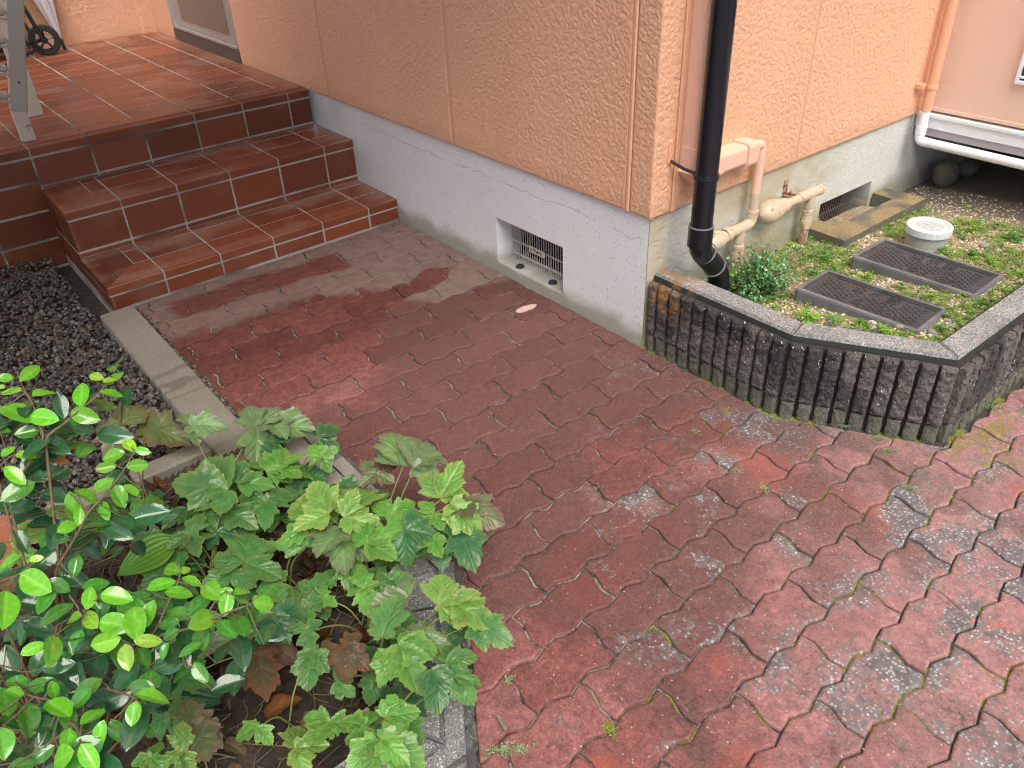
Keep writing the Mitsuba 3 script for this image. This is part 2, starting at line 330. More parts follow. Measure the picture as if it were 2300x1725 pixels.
leaf_mat('m_leaf', .75, .14, .9)
leaf_mat('m_softleaf', .42, .30, .9)
mat('m_deadleaf', {'type': 'principledthin', 'base_color': VC, 'roughness': .7, 'diff_trans': .3})
mat('m_water', {'type': 'dielectric', 'int_ior': 1.33})
pr('m_canopy', (.30, .27, .24), .6)

# ---------------------------------------------------------------- the setting: ground, paving, beds
def sheet(poly, z):
    v, f = trimesh.creation.triangulate_polygon(poly, engine='earcut')
    return trimesh.Trimesh(np.c_[v, np.full(len(v), z)], f, process=False)
put('ground', sheet(sbox(-60, -60, 60, 60), -.075), 'm_asphalt', kind='structure')

# planter on the right and bed on the left, as plans
RP = [(0, 0.0), (0, -.54), (.225, -.935), (2.4, -.935)]           # outer face of the planter wall
LB = [(-1.112, .34), (-1.112, -.475), (-1.372, -.872), (-3.0, -.872)]  # outer face of the bed wall
paving_area = Polygon([(-.004, 1.525), (-.004, -.008), (-.008, -.54), (.221, -.943), (2.4, -.943), (2.4, -3.1), (-3.0, -3.1), (-3.0, -.880),
                       (-1.366, -.880), (-1.104, -.478), (-1.104, .345), (-1.215, .345), (-1.225, 1.525)])
paving = put('paving', sheet(paving_area.buffer(.03), -.0080), 'm_joint', kind='structure')

PY, PX = .1128, .2235
WAVE = [(0, -.009), (.033, .0008), (.070, .0075), (.1117, -.009)]
def wave(x):
    t = (x + .55) % .11175
    return np.interp(t, [w[0] for w in WAVE], [w[1] for w in WAVE])
def paver_poly(j, i):
    yt, yb = -1.002 + PY * j + PY / 2, -1.002 + PY * j - PY / 2
    x0 = -.515 + PX * i + (PX / 2 if j % 2 else 0); x1 = x0 + PX
    def end(x, e): return [(x + .002 + e, yt), (x + .006 + e, yt - .28 * PY), (x - .009 + e, yt - .66 * PY), (x - .004 + e, yb)]
    kn = np.array([-.55 + .11175 * k + w[0] for k in range(-30, 40) for w in WAVE[:3]])
    def row(xa, xb, yy):
        k = kn[(kn > xa + .008) & (kn < xb - .008)]
        xs = np.r_[xa, k, xb]; return [(x, yy + wave(x)) for x in xs]
    L, R_ = end(x0, .0009), end(x1, -.0009)
    pts = row(L[0][0], R_[0][0], yt) + R_[1:3] + row(L[3][0], R_[3][0], yb)[::-1] + L[1:3][::-1]
    return Polygon(pts).buffer(0)
def paver_mesh(poly, tilt):
    poly = poly.simplify(.0004)
    o = np.array(poly.exterior.coords)[:-1]
    if not poly.exterior.is_ccw: o = o[::-1]
    def inset(d):
        e = np.roll(o, -1, 0) - o; e /= np.linalg.norm(e, axis=1, keepdims=True) + 1e-12
        nn = np.c_[-e[:, 1], e[:, 0]]; m = nn + np.roll(nn, 1, 0); m /= np.maximum((m * m).sum(1, keepdims=True), .35) / 2
        return o + m * d
    rings = [(o, -.03), (o, -.0044), (inset(.0016), -.0016), (inset(.0056), 0.0)]
    n = len(o); V = np.vstack([np.c_[r, np.full(n, z)] for r, z in rings]); F = []
    for k in range(3):
        for a in range(n):
            b = (a + 1) % n; F += [[k*n+a, k*n+b, (k+1)*n+b], [k*n+a, (k+1)*n+b, (k+1)*n+a]]
    tp = Polygon(rings[3][0])
    if not tp.is_valid or tp.area < .5 * poly.area: return extr(poly, -.03, -.0005)
    v2, f2 = trimesh.creation.triangulate_polygon(tp, engine='earcut')
    F = np.vstack([F, f2 + len(V)]); V = np.vstack([V, np.c_[v2, np.zeros(len(v2))]])
    c = o.mean(0); V[:, 2] += tilt[0] + (V[:, 0] - c[0]) * tilt[1] + (V[:, 1] - c[1]) * tilt[2]
    return trimesh.Trimesh(V, F, process=False)
RIGHT = np.array([0.77410365, -0.63209687, -0.0348867])
def on_screen(p, m=0.0):
    d = np.array(p) - CAM; z = d @ FWD
    return z > .1 and abs(d @ RIGHT / z) < .6336 + m and abs(d @ DOWN / z) < .475 + m, z
cand = []
for j in range(-20, 24):
    for i in range(-13, 14):
        q = paver_poly(j, i).buffer(-.0020, join_style=2).intersection(paving_area)
        for g in getattr(q, 'geoms', [q]):
            if g.geom_type == 'Polygon' and g.area > .0006:
                c = g.centroid; seen, z = on_screen((c.x, c.y, 0), .06); cand.append((0 if seen else 1, z / math.sqrt(g.area), g))
cand.sort(key=lambda c: (c[0], c[1]))
rest = []; rest_id = []
for k, (off, z, g) in enumerate(cand):
    sunk = rng.random() < .10
    m = paver_mesh(g, (rng.normal(0, .0010) - (.003 if sunk else 0), rng.normal(0, .007), rng.normal(0, .007)))
    if m is None: continue
    r = rng.random()
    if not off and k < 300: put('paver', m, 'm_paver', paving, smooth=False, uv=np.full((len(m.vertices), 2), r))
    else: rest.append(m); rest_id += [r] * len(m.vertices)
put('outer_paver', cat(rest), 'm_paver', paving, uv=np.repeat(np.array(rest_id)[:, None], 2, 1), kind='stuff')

def stones(P, size, cols, flat=(.55, .9), sub=0, seed=0):
    """many irregular stones at the points P as one mesh, with a colour of its own each"""
    g = np.random.default_rng(seed); V, F, Cc = [], [], []; n = 0
    bases = []
    for k in range(14):
        if sub:
            q = g.normal(0, 1, (11, 3)); q /= np.linalg.norm(q, axis=1, keepdims=True); b = trimesh.convex.convex_hull(q * g.uniform(.8, 1.15, (11, 1)))
        else: b = trimesh.creation.icosphere(subdivisions=0)
        v = np.array(b.vertices)
        v = v * (1 + g.normal(0, .10 if sub else .17, (len(v), 1))) * np.array([1, g.uniform(.65, 1), g.uniform(*flat)]); bases.append((v, np.array(b.faces)))
    R_ = trimesh.transformations.random_rotation_matrix
    for p in P:
        v, f = bases[g.integers(14)]; s = g.uniform(*size)
        an = g.uniform(0, 6.283, 3); ca, sa = np.cos(an), np.sin(an * 1)
        A = np.array([[ca[0], -sa[0], 0], [sa[0], ca[0], 0], [0, 0, 1]]) @ np.array([[1, 0, 0], [0, math.cos(.6*ca[1]), -math.sin(.6*ca[1])], [0, math.sin(.6*ca[1]), math.cos(.6*ca[1])]])
        V.append(v @ A.T * s + p); F.append(f + n); n += len(v)
        c = cols[g.integers(len(cols))]; Cc.append(np.tile(np.array(c) * g.uniform(.7, 1.3), (len(v), 1)))
    return trimesh.Trimesh(np.vstack(V), np.vstack(F), process=False), np.vstack(Cc)
def flat_col(m, col):
    """faceted mesh with its colours kept"""
    v, f = np.array(m.vertices), np.array(m.faces)
    return trimesh.Trimesh(v[f].reshape(-1, 3), np.arange(3 * len(f)).reshape(-1, 3), process=False), col[f].reshape(-1, 3)

# gravel strip between the porch and the bed
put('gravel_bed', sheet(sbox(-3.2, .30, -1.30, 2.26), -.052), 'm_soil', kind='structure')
def gravel_h(x, y): return -.045 + .055 * meshkit.fbm(np.stack([x * 2.2, y * 2.2, 0 * x], -1), 3, 3) + .035 * np.clip((y - 1.3) / .9, 0, 1) * np.clip((-1.35 - x) / .3 + .4, 0, 1)
x, y = rng.uniform(-2.35, -1.365, 11500), rng.uniform(.36, 2.22, 11500)
gm, gc = stones(np.c_[x, y, gravel_h(x, y) + rng.uniform(-.012, .006, len(x))], (.006, .0125),
                [(0.076, 0.072, 0.068), (0.051, 0.051, 0.055), (0.098, 0.091, 0.085), (0.065, 0.057, 0.046), (0.122, 0.093, 0.061), (0.040, 0.040, 0.045), (0.122, 0.115, 0.106), (0.078, 0.061, 0.043)], sub=1, seed=2)
put('gravel', gm, 'm_gravel', smooth=24 and False, color=gc, label='loose dark wet crushed stone beside the steps', kind='stuff', cat='gravel')
x = np.r_[rng.uniform(-1.236, -1.215, 150)]; y = rng.uniform(.45, 1.5, 150)
gm2, gc2 = stones(np.c_[x, y, rng.uniform(-.006, .004, 150)], (.004, .009), [(.10, .085, .07), (.15, .12, .09), (.07, .065, .06)], sub=1, seed=5)
put('gap_gravel', gm2, 'm_gravel', color=gc2, label='small stones in the gap between kerb and red paving', kind='stuff', cat='gravel')

# soil of the planter by the house
def soil_h(x, y):
    h = .132 + .070 * np.clip(-y / .75, 0, 1) + .012 * (meshkit.fbm(np.stack([x * 7, y * 7, 0 * x], -1), 3, 5) - .5)
    return h - .02 * np.clip((x - 1.2) / .4, 0, 1)
gx, gy = np.meshgrid(np.linspace(.02, 3.2, 120), np.linspace(-.93, .02, 60), indexing='ij')
sm_ = grid(np.stack([gx, gy, soil_h(gx, gy)], -1)); fc = sm_.triangles_center
sm_.update_faces(shapely.contains_xy(Polygon([(.02, .02), (.06, -.02), (.06, -.52), (.28, -.875), (3.2, -.875), (3.2, .02)]), fc[:, 0], fc[:, 1])); sm_.remove_unreferenced_vertices()
put('planter_soil', sm_, 'm_bedsoil', smooth=True, kind='structure')
inner = Polygon([(.10, -.02), (.10, -.51), (.31, -.83), (2.3, -.83), (2.3, -.02)])
def sprinkle(poly, n, seed=0):
    g = np.random.default_rng(seed); a, b, c, d = poly.bounds
    p = np.c_[g.uniform(a, c, 2 * n), g.uniform(b, d, 2 * n)]
    return p[shapely.contains_xy(poly, p[:, 0], p[:, 1])][:n]
pp = sprinkle(inner.intersection(sbox(0, -.9, 1.75, 0)), 19000, 4)
dens = meshkit.fbm(np.c_[pp * 7 + [8, 0], np.ones(len(pp))], 3) < .60 + .25 * (pp[:, 0] - .5)
pp = pp[dens & ~((pp[:, 0] > .9) & (pp[:, 0] < 1.52) & (pp[:, 1] > -.175))]
BOXES = shapely.union_all([shapely.affinity.rotate(sbox(cx - w / 2, cy - l / 2, cx + w / 2, cy + l / 2), a) for cx, cy, w, l, a in ((.486, -.512, .205, .415, 3.2), (.832, -.514, .225, .43, 1.8))])
pp = pp[~shapely.contains_xy(BOXES, pp[:, 0], pp[:, 1])]
pp = pp[rng.random(len(pp)) < np.clip(1.7 - .9 * pp[:, 0], .25, 1)]
pm, pc = stones(np.c_[pp, soil_h(pp[:, 0], pp[:, 1]) + .0005], (.0024, .0060), [(.52, .41, .27), (.42, .31, .18), (.62, .54, .42), (.34, .22, .13), (.25, .24, .23), (.46, .36, .24), (.16, .15, .14), (.62, .56, .45)], sub=0, seed=8)
put('pea_gravel', pm, 'm_pebble', color=pc, label='fine tan pea gravel spread over the planter bed', kind='stuff', cat='gravel')

# leaf mould in the bed on the left
gx, gy = np.meshgrid(np.linspace(-3.0, -1.18, 100), np.linspace(-.86, .33, 70), indexing='ij')
gz = .062 + .05 * (meshkit.fbm(np.stack([gx * 9, gy * 9, 0 * gx], -1), 3, 4) - .5)
# trim along the chamfered corner
keep = Polygon([(-3.0, -.80), (-1.40, -.80), (-1.17, -.45), (-1.17, .32), (-3.0, .32)])
bm = grid(np.stack([gx, gy, gz], -1)); fc = bm.triangles_center
bm.update_faces(shapely.contains_xy(keep, fc[:, 0], fc[:, 1])); bm.remove_unreferenced_vertices()
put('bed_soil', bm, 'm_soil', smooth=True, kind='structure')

# ---------------------------------------------------------------- the house
house = thing('house', 'peach stucco house corner on a pale grey concrete base', 'house')
TOP = 5.4
fa = Polygon([(0, .001), (0, 2.26), (.12, 2.26), (.12, .12)])
vent_a = bx((-.1, .402, .041), (.3, .792, .232))
def mani(m): return m3.Manifold(m3.Mesh(np.asarray(m.vertices, np.float32), np.asarray(m.faces, np.uint32)))
def unmani(m):
    k = m.to_mesh(); return trimesh.Trimesh(k.vert_properties[:, :3], k.tri_verts, process=False)
def cut(a, *bs):
    for b in bs: b.merge_vertices()
    a.merge_vertices(); r = mani(a)
    for b in bs: r = r - mani(b)
    return unmani(r)
foundation = put('foundation', cut(extr(fa, -.1, .466), vent_a), 'm_foundation', house)
fb = Polygon([(.001, 0), (.12, .12), (3.6, .12), (3.6, 0)])
vent_b = bx((.985, -.1, .041), (1.350, .3, .237))
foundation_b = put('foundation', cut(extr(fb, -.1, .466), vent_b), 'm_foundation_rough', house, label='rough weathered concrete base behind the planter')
put('crawl_space', cat([bx((.125, .15, -.1), (.35, 1.3, .46)), bx((.6, .125, -.1), (1.8, .35, .46))]).apply_translation([.05, .05, 0]), 'm_void', house)

SZ, ZS = .467, 1.16
def stucco_panel(axis, lo, hi, front):
    """the lower part of a panel, which one sees from near: its trowelled relief as real geometry, edges eased"""
    nu, nv = int((hi - lo) / .0030) + 2, int((ZS - SZ) / .0030) + 2
    U, W = np.meshgrid(np.linspace(lo, hi, nu), np.linspace(SZ, ZS, nv), indexing='ij')
    k = 0. if axis == 'A' else 50.
    w = meshkit.noise(np.stack([U * 62 + k, W * 62, 0 * U], -1), 2) * 1.1
    a = meshkit.noise(np.stack([U * 122 + w + k, W * 122 - w, 0 * U + 3], -1), 3); b = meshkit.noise(np.stack([U * 215 + w * 2, W * 215 + k, 0 * U + 9], -1), 5)
    r = np.clip((1 - np.abs(2 * a - 1) - .30) / .6, 0, 1); r = r * r * (3 - 2 * r); s = 1 - np.abs(2 * b - 1)
    e = np.clip(np.minimum(np.minimum(U - lo, hi - U), W - SZ) / .005, 0, 1)
    h = (r * .75 + .3 * s - .6) * (RELIEF[axis]) * e - .003 * (1 - e)
    Y = front - h
    P = np.stack([Y, U, W] if axis == 'A' else [U, Y, W], -1)
    g = grid(P)
    if axis == 'A': g = trimesh.Trimesh(g.vertices, np.array(g.faces)[:, ::-1], process=False)
    under = grid(np.stack([P[:, 0], P[:, 0] + (np.array([.012, 0, 0]) if axis == 'A' else np.array([0, .012, 0]))]))
    return cat([g, under])
RELIEF = {'A': .0020, 'B': .0026}
def panel(axis, lo, hi, z0, z1, front, miter=None):
    """a stucco panel of wall A (axis y, facing -x) or of wall B (axis x, facing -y)"""
    pts = [(lo, front), (hi, front), (hi, front + .014), (lo + (.014 if miter else 0), front + .014)]
    if axis == 'A': pts = [(b, a) for a, b in pts]
    return extr(Polygon(pts).buffer(0), z0, z1)
for lo, hi, z0, z1 in ((.096, 1.020, SZ, TOP), (1.036, 2.022, SZ, TOP), (2.036, 3.035, SZ + .008, TOP), (4.035, 4.398, SZ + .008, TOP), (3.035, 4.035, 2.52, TOP)):
    k = put('siding_panel', panel('A', lo, hi, ZS if z0 < 2 else z0, z1, -.014), 'm_siding', house)
    if z0 < 2: put('siding_panel', stucco_panel('A', lo, hi, -.014), 'm_stucco', house, smooth=True)
put('siding_panel', panel('A', -.014, .076, ZS, TOP, -.014, True), 'm_siding', house); put('siding_panel', stucco_panel('A', -.0135, .076, -.014), 'm_stucco', house, smooth=True)
put('siding_panel', panel('B', -.014, .078, ZS, TOP, -.014, True), 'm_siding', house); put('siding_panel', stucco_panel('B', -.0135, .078, -.014), 'm_stucco', house, smooth=True)
for lo, hi in ((.102, .729), (.743, 1.598)):
    put('siding_panel', panel('B', lo, hi, ZS, TOP, -.014), 'm_siding', house); put('siding_panel', stucco_panel('B', lo, hi, -.014), 'm_stucco', house, smooth=True)
for lo, hi in ((-3.0, -.112), (-.098, -.016)):   # the wall at the back of the porch
    put('siding_panel', bx((lo, 4.386, SZ + .008), (hi, 4.40, TOP)), 'm_siding', house)
# joint strips behind the panels
put('siding_joint', cat([bx((-.0100, .0935, SZ + .001), (.0005, 3.034, TOP)), bx((-.0100, 4.036, SZ + .001), (.0005, 4.39, TOP))]), 'm_paint', house)
put('siding_joint', bx((.0995, -.0100, SZ + .001), (1.60, .0005, TOP)), 'm_paint', house)
put('siding_joint', bx((-3.0, 4.3885, SZ + .001), (-.01, 4.42, TOP)), 'm_paint', house)
# rounded beads of the corner joints
put('corner_bead', extr(Polygon([(-.0135, .079), (-.0165, .082), (-.0165, .090), (-.0135, .093), (-.006, .093), (-.006, .079)]), SZ + .002, TOP), 'm_paint', house)
put('corner_bead', extr(Polygon([(.081, -.0135), (.084, -.0165), (.095, -.0165), (.099, -.0135), (.099, -.006), (.081, -.006)]), SZ + .002, TOP), 'm_paint', house)
put('wall_core', cat([extr(Polygon([(0.001, .001), (.001, 4.42), (.12, 4.42), (.12, .12), (1.6, .12), (1.6, .001)]), .468, TOP)]), 'm_void', house)
put('wall_core', bx((-3.0, 4.42, .0), (.1, 4.55, TOP)), 'm_void', house)

def grille(axis, lo, hi, z0, z1, depth, rails, m, step):
    g = put('vent_grille', cat([bx((lo, depth + .0035, z) if axis == 'B' else (depth + .0035, lo, z), (hi, depth + .0075, z + .006) if axis == 'B' else (depth + .0075, hi, z + .006)) for z in rails]), m, house)
    n = int((hi - lo) / step)
    for k in range(n + 1):
        c = lo + (hi - lo) * (k + .5) / (n + 1); w = .0012
        b = bevbox((c - w, depth - .0018, z0), (c + w, depth + .0018, z1), .0008) if axis == 'B' else bevbox((depth - .0018, c - w, z0), (depth + .0018, c + w, z1), .0005)
        put('bar', b, m, g)
    return g
ga = grille('A', .404, .790, .043, .230, .072, (.115, .062), 'm_steel', .0138)
plate = bevbox((.060, .575, .108), (.0655, .668, .135), .002)
pl = put('name_plate', plate, 'm_foot', ga, label='small cream plate with dark katakana on the grille')
# its four characters, as strokes on the plate (y runs to the left as one reads)
KANA = {'i': [[(.7, 1), (.1, .45)], [(.45, .72), (.45, 0)]], 'wa': [[(.1, .6), (.1, .95), (.9, .95), (.85, .5), (.4, 0)]],
        'ho': [[(.05, .75), (.95, .75)], [(.5, 1), (.5, 0)], [(.3, .5), (.1, .2)], [(.7, .5), (.9, .2)]], 'ri': [[(.25, 1), (.25, .4)], [(.75, 1), (.75, .5), (.4, 0)]]}
def strokes(chars, size, gap, wid, thick):
    out, x = [], 0
    for ch in chars:
        for st in ch:
            ln = LineString([(x + a * size, b * size) for a, b in st]).buffer(wid / 2, cap_style=2, join_style=2)
            out.append(ln)
        x += size + gap
    return extr(shapely.union_all(out), 0, thick)
k = strokes([KANA[c] for c in ('i', 'wa', 'ho', 'ri')], .0125, .006, .0026, .0012); v = np.array(k.vertices)
put('lettering', trimesh.Trimesh(np.c_[.0602 - v[:, 2], .658 - v[:, 0], .1155 + v[:, 1]], k.faces, process=False), 'm_rubber', ga)
gb = grille('B', .987, 1.348, .043, .235, .072, (.125, .065), 'm_darkgrille', .0135)
put('name_plate', rot([0, 1, 0], 0, bevbox((1.02, .058, .112), (1.105, .066, .130), .002)), 'm_darkgrille', gb)

# front door, seen at its foot
door = put('door', bevbox((-.004, 3.055, .560), (.03, 3.985, 2.48), .002), 'm_doorstile', house, label='brown grey front door with lighter stiles')
put('door_panel', bevbox((-.009, 3.150, .605), (-.0035, 3.870, 2.40), .002), 'm_doorpanel', door)
put('door_frame', bevbox((-.020, 3.985, .545), (.03, 4.030, 2.52), .003), 'm_alu', house, label='silver door frame post')
put('door_frame', bevbox((-.016, 3.030, .545), (.03, 3.054, 2.52), .003), 'm_doorstile', house)
put('door_frame', bevbox((-.016, 3.030, 2.482), (.03, 4.030, 2.52), .003), 'm_doorstile', house)
sill = put('door_sill', bevbox((-.022, 3.030, .473), (.03, 4.030, .542), .003), 'm_sill', house, label='dark brown door sill')
put('threshold', bevbox((-.026, 3.055, .543), (.02, 3.984, .5585), .002), 'm_alu', sill)

# the wing that overhangs the planter
wing = put('wing_wall', cat([bx((1.602, -3.0, .487), (1.70, .10, TOP)), bx((1.597, -3.0, .484), (1.603, -.0, .497))]), 'm_wing', house, label='smooth salmon wall of the raised wing')
put('wing_floor', bx((1.63, -3.0, .395), (3.5, .0, .484)), 'm_void', house)
trim = put('wing_sill', cat([bevbox((1.585, -3.0, .458), (1.66, -.004, .474), .003), bevbox((1.595, -3.0, .413), (1.66, -.004, .458), .002)]), 'm_white', house, label='white sill trim along the foot of the wing')
put('lower_flashing', bevbox((1.606, -3.0, .380), (1.66, -.004, .412), .002), 'm_lilac', trim)
win = put('window', cat([bevbox((1.585, -1.6, .637), (1.603, -.337, .650), .002), bevbox((1.585, -.350, .650), (1.603, -.337, 1.7), .002)]), 'm_white', house, label='white framed window in the wing')
put('pane', bx((1.598, -1.6, .650), (1.6015, -.350, 1.7)), 'm_glass', win)
sc = []
for zc in (.705, .80, .895):
    t = np.linspace(0, 2 * np.pi, 26)
    sc.append(tube(np.c_[np.full(26, 1.590), -.385 + .026 * np.cos(t), zc + .026 * np.sin(t)], .004, 6, False))
    sc.append(tube([(1.590, -.355, zc - .045), (1.590, -.375, zc - .04), (1.590, -.39, zc - .026)], .004, 6))
sc.append(tube([(1.590, -.352, .664), (1.590, -.50, .664)], .004, 6)); sc.append(tube([(1.590, -.43, .66), (1.590, -.43, 1.6)], .004, 6))
put('lattice', cat(sc), 'm_white', win)
# roof edges above the frame: eaves all round, and an unseen roof slab added to shade the steps and paving
put('eaves', cat([bx((-.55, -.55, TOP), (3.6, 0.2, TOP + .16)), bx((-.55, .2, TOP), (.2, 4.9, TOP + .16)), bx((1.1, -3.0, TOP), (3.6, -.55, TOP + .16))]), 'm_canopy', house)
put('roof', cat([extr_x([(-.6, TOP + .161), (2.2, TOP + 1.2), (5.0, TOP + .161)], -.6, 3.6)]), 'm_sill', house)
put('porch_roof', extr(Polygon([(-.016, -.25), (-.016, 1.75), (-2.9, 1.75), (-2.9, -.25)]), 2.30, 2.45), 'm_canopy', house)
put('porch_post', bevbox((-2.66, .65, -.05), (-2.54, .77, 2.299), .006), 'm_canopy', house)
put('garden_wall', bevbox((-2.95, .25, -.07), (-2.80, 2.4, 1.75), .01), 'm_kerb', label='plain concrete wall added along the gravel to shade it, outside the view', cat='wall')  # unseen wall, added to block light from the left

# ---------------------------------------------------------------- porch steps in terracotta tile
steps = thing('porch_steps', 'terracotta tiled porch and two steps with pale grout', 'steps')
Z1, Z2, Z3 = .472, .298, .100; Y1, Y2, Y3 = 2.240, 1.885, 1.535; XL = -1.302; XP = -3.0
b = .0028
c_ = .0010
put('bed', cat([bx((XP, Y1 + b, -.1), (-.0165, 4.384, Z1 - b - .0002)), bx((XL + b, Y2 + b, -.1), (-.002, Y1 + b - .001, Z2 - b - .0002)), bx((XL + b, Y3 + b, -.1), (-.002, Y2 + b - .001, Z3 - b - .0002)),
                bx((XP, Y1 + .1485, Z1 - .02), (-.0168, 4.3835, Z1 - c_)), bx((XL + .1485, Y2 + .1485, Z2 - .02), (-.0022, Y1 + b - .0012, Z2 - c_)), bx((XL + .1485, Y3 + .1485, Z3 - .02), (-.0022, Y2 + b - .0012, Z3 - c_))]), 'm_grout', steps)
TONES = [(.170, .046, .020), (.192, .054, .023), (.150, .040, .018), (.178, .047, .023), (.128, .036, .019)]
def tile(name, m, dark=1.0):
    c = np.array(TONES[rng.integers(len(TONES))]) * rng.uniform(.92, 1.08) * dark
    put(name, m, 'm_tile', steps, color=np.tile(c, (len(m.vertices), 1)))
def cols(x0, first, end):
    xs = [x0]; x = first
    while x > end + .03: xs.append(x); x -= .2325
    return xs + [end]
G = .0036
def nosing(y, z, x0, x1):
    """bullnose tile with four grooves, its front edge at y"""
    p = [(y + .150, z - .009), (y + .150, z)]
    for k in range(4):
        c = y + .060 - .0125 * k; p += [(c + .0036, z), (c + .0022, z - .0024), (c - .0022, z - .0024), (c - .0036, z)]
    p += [(y + .006, z), (y + .002, z - .002), (y, z - .006), (y + .0005, z - .034), (y + .009, z - .034), (y + .009, z - .009)]
    return extr_x(p, min(x0, x1), max(x0, x1))
def slab(x0, x1, y0, y1, z): return bevbox((x0, y0, z - .0088), (x1, y1, z), .0012)
def riser(x0, x1, y, z0, z1): return bevbox((x0, y + .002, z0), (x1, y + .0098, z1), .0012)
# porch floor and its front
px_ = cols(-.0175, -.130, -2.95)
for xa, xb in zip(px_, px_[1:]):
    l, r = xb + G, xa - (G if xa < -.02 else 0)
    tile('nosing_tile', nosing(Y1, Z1, l, r))
    ys = [2.395] + [2.395 + .1555 * k for k in range(1, 12)] + [4.20, 4.384]
    for ya, yb in zip(ys, ys[1:]):
        if yb - ya > .03 and (r - l) > .02: tile('floor_tile', slab(l, r, ya + .0034, yb - .0034, Z1))
    zs = [(.315, .4285)] if xb > -1.31 else [(.337, .4285), (.212, .328), (.087, .203), (-.04, .078)]
    for z0, z1 in zs: tile('riser_tile', riser(l, r, Y1, z0, z1))
    if xb > -1.31: tile('riser_tile', riser(l, r, Y1, Z2 + .001, .306))
sx = cols(-.003, -.155, XL)
for Y, Z, YB, zs in ((Y2, Z2, Y1, [(.128, .2555), (Z3 + .001, .119)]), (Y3, Z3, Y2, [(.004, .0575)])):
    for n_, (xa, xb) in enumerate(zip(sx, sx[1:])):
        l, r = xb + (G if xb > XL + .01 else 0), xa - (G if xa < -.01 else 0)
        corner = xb < XL + .01
        m = nosing(Y, Z, l, r)
        if corner: m = m.slice_plane([XL, Y, 0], [1, -1, 0], cap=True, engine='earcut') if False else trimesh.intersections.slice_mesh_plane(m, [1, -1, 0], [XL, Y, 0], cap=True, engine='earcut')
        tile('nosing_tile', m)
        ll = XL + .154 if corner else l
        tile('tread_tile', slab(ll, r, Y + .156, Y + .296, Z)); tile('tread_tile', slab(ll, r, Y + .304, YB + .008, Z))
        for z0, z1 in zs: tile('riser_tile', riser(l + (.010 if corner else 0), r, Y, z0, z1))
    # nosing along the open left end
    e = nosing(0, Z, 0, YB - Y + .004); v = np.array(e.vertices)
    e = trimesh.Trimesh(np.c_[v[:, 1] + XL, v[:, 0] + Y, v[:, 2]], np.array(e.faces)[:, ::-1], process=False)
    e = trimesh.intersections.slice_mesh_plane(e, [-1, 1, 0], [XL, Y, 0], cap=True, engine='earcut')
    tile('nosing_tile', e, .9)
    for y0, y1 in ((Y + .002, Y + .176), (Y + .184, YB + .004)):
        for z0, z1 in ([(.128, .258), (.004, .119)] if Z > .2 else [(.004, .0575)]):
            tile('riser_tile', bevbox((XL + .002, y0, z0), (XL + .0098, y1, z1), .0012), .9)

# ---------------------------------------------------------------- planter wall of ribbed split-face block
def rib_mesh(s0, s1, z0, z1, depth, seed, edge=.0045, amp=.0145):
    """one rib: local x along the wall, y outward, z up; split face rough, sides and top plainer"""
    nx, nz = max(3, int((s1 - s0) / edge)), max(3, int((z1 - z0) / edge))
    u = np.linspace(0, 1, nx + 1); w = np.linspace(0, 1, nz + 1); U, W = np.meshgrid(u, w, indexing='ij')
    X = s0 + U * (s1 - s0); Z = z0 + W * (z1 - z0)
    q = np.stack([X * 60, Z * 70, np.full_like(X, seed * 1.7)], -1)
    e = np.minimum(np.minimum(U, 1 - U) * (s1 - s0), np.minimum(W, 1 - W) * (z1 - z0))
    f_ = meshkit.fbm(q, 4, 3); f2 = 1 - np.abs(2 * meshkit.noise(q * 1.7, 8) - 1)
    Y = depth + (f_ - .5) * amp + (f2 - .5) * amp * .35 + (meshkit.noise(q * 5, 2) - .5) * amp * .25 - .005 * np.exp(-e / .003)
    X = X + (meshkit.noise(q * 1.3, 9) - .5) * .004 * (np.minimum(U, 1 - U) < .02); Z = Z + (meshkit.noise(q * 1.1, 4) - .5) * .006 * (np.minimum(W, 1 - W) < .01)
    f = grid(np.stack([X, Y, Z], -1)); P = np.stack([X, Y, Z], -1)
    back = P.copy(); back[..., 1] = 0
    sides = [grid(np.stack([P[0], back[0]])), grid(np.stack([back[-1], P[-1]])), grid(np.stack([back[:, 0], P[:, 0]])), grid(np.stack([P[:, -1], back[:, -1]]))]
    return cat([f] + sides)
def along(m, p, q):
    """local (along, outward, up) to the run from p to q, outward to the right of p->q seen from above"""
    p, q = np.array(p, float), np.array(q, float); d = (q - p) / np.linalg.norm(q - p); o = np.array([d[1], -d[0]])
    v = np.array(m.vertices); xy = p + v[:, :1] * d + v[:, 1:2] * o
    return trimesh.Trimesh(np.c_[xy, v[:, 2]], m.faces, process=False)
def offset_line(pts, d):
    return np.array(LineString(pts).offset_curve(d, join_style=2, mitre_limit=8).coords)
pw = thing('planter_wall', 'low charcoal ribbed split block wall around the planter, lichen flecked', 'wall')
CORE = .021
inner_line = offset_line(RP, CORE); back_line = offset_line(RP, .125)
core_poly = Polygon(np.vstack([inner_line, back_line[::-1]]))
core_poly = core_poly.intersection(sbox(-1, -2, 3, -.003))
put('core', extr(core_poly, -.06, .2405), 'm_groove', pw)
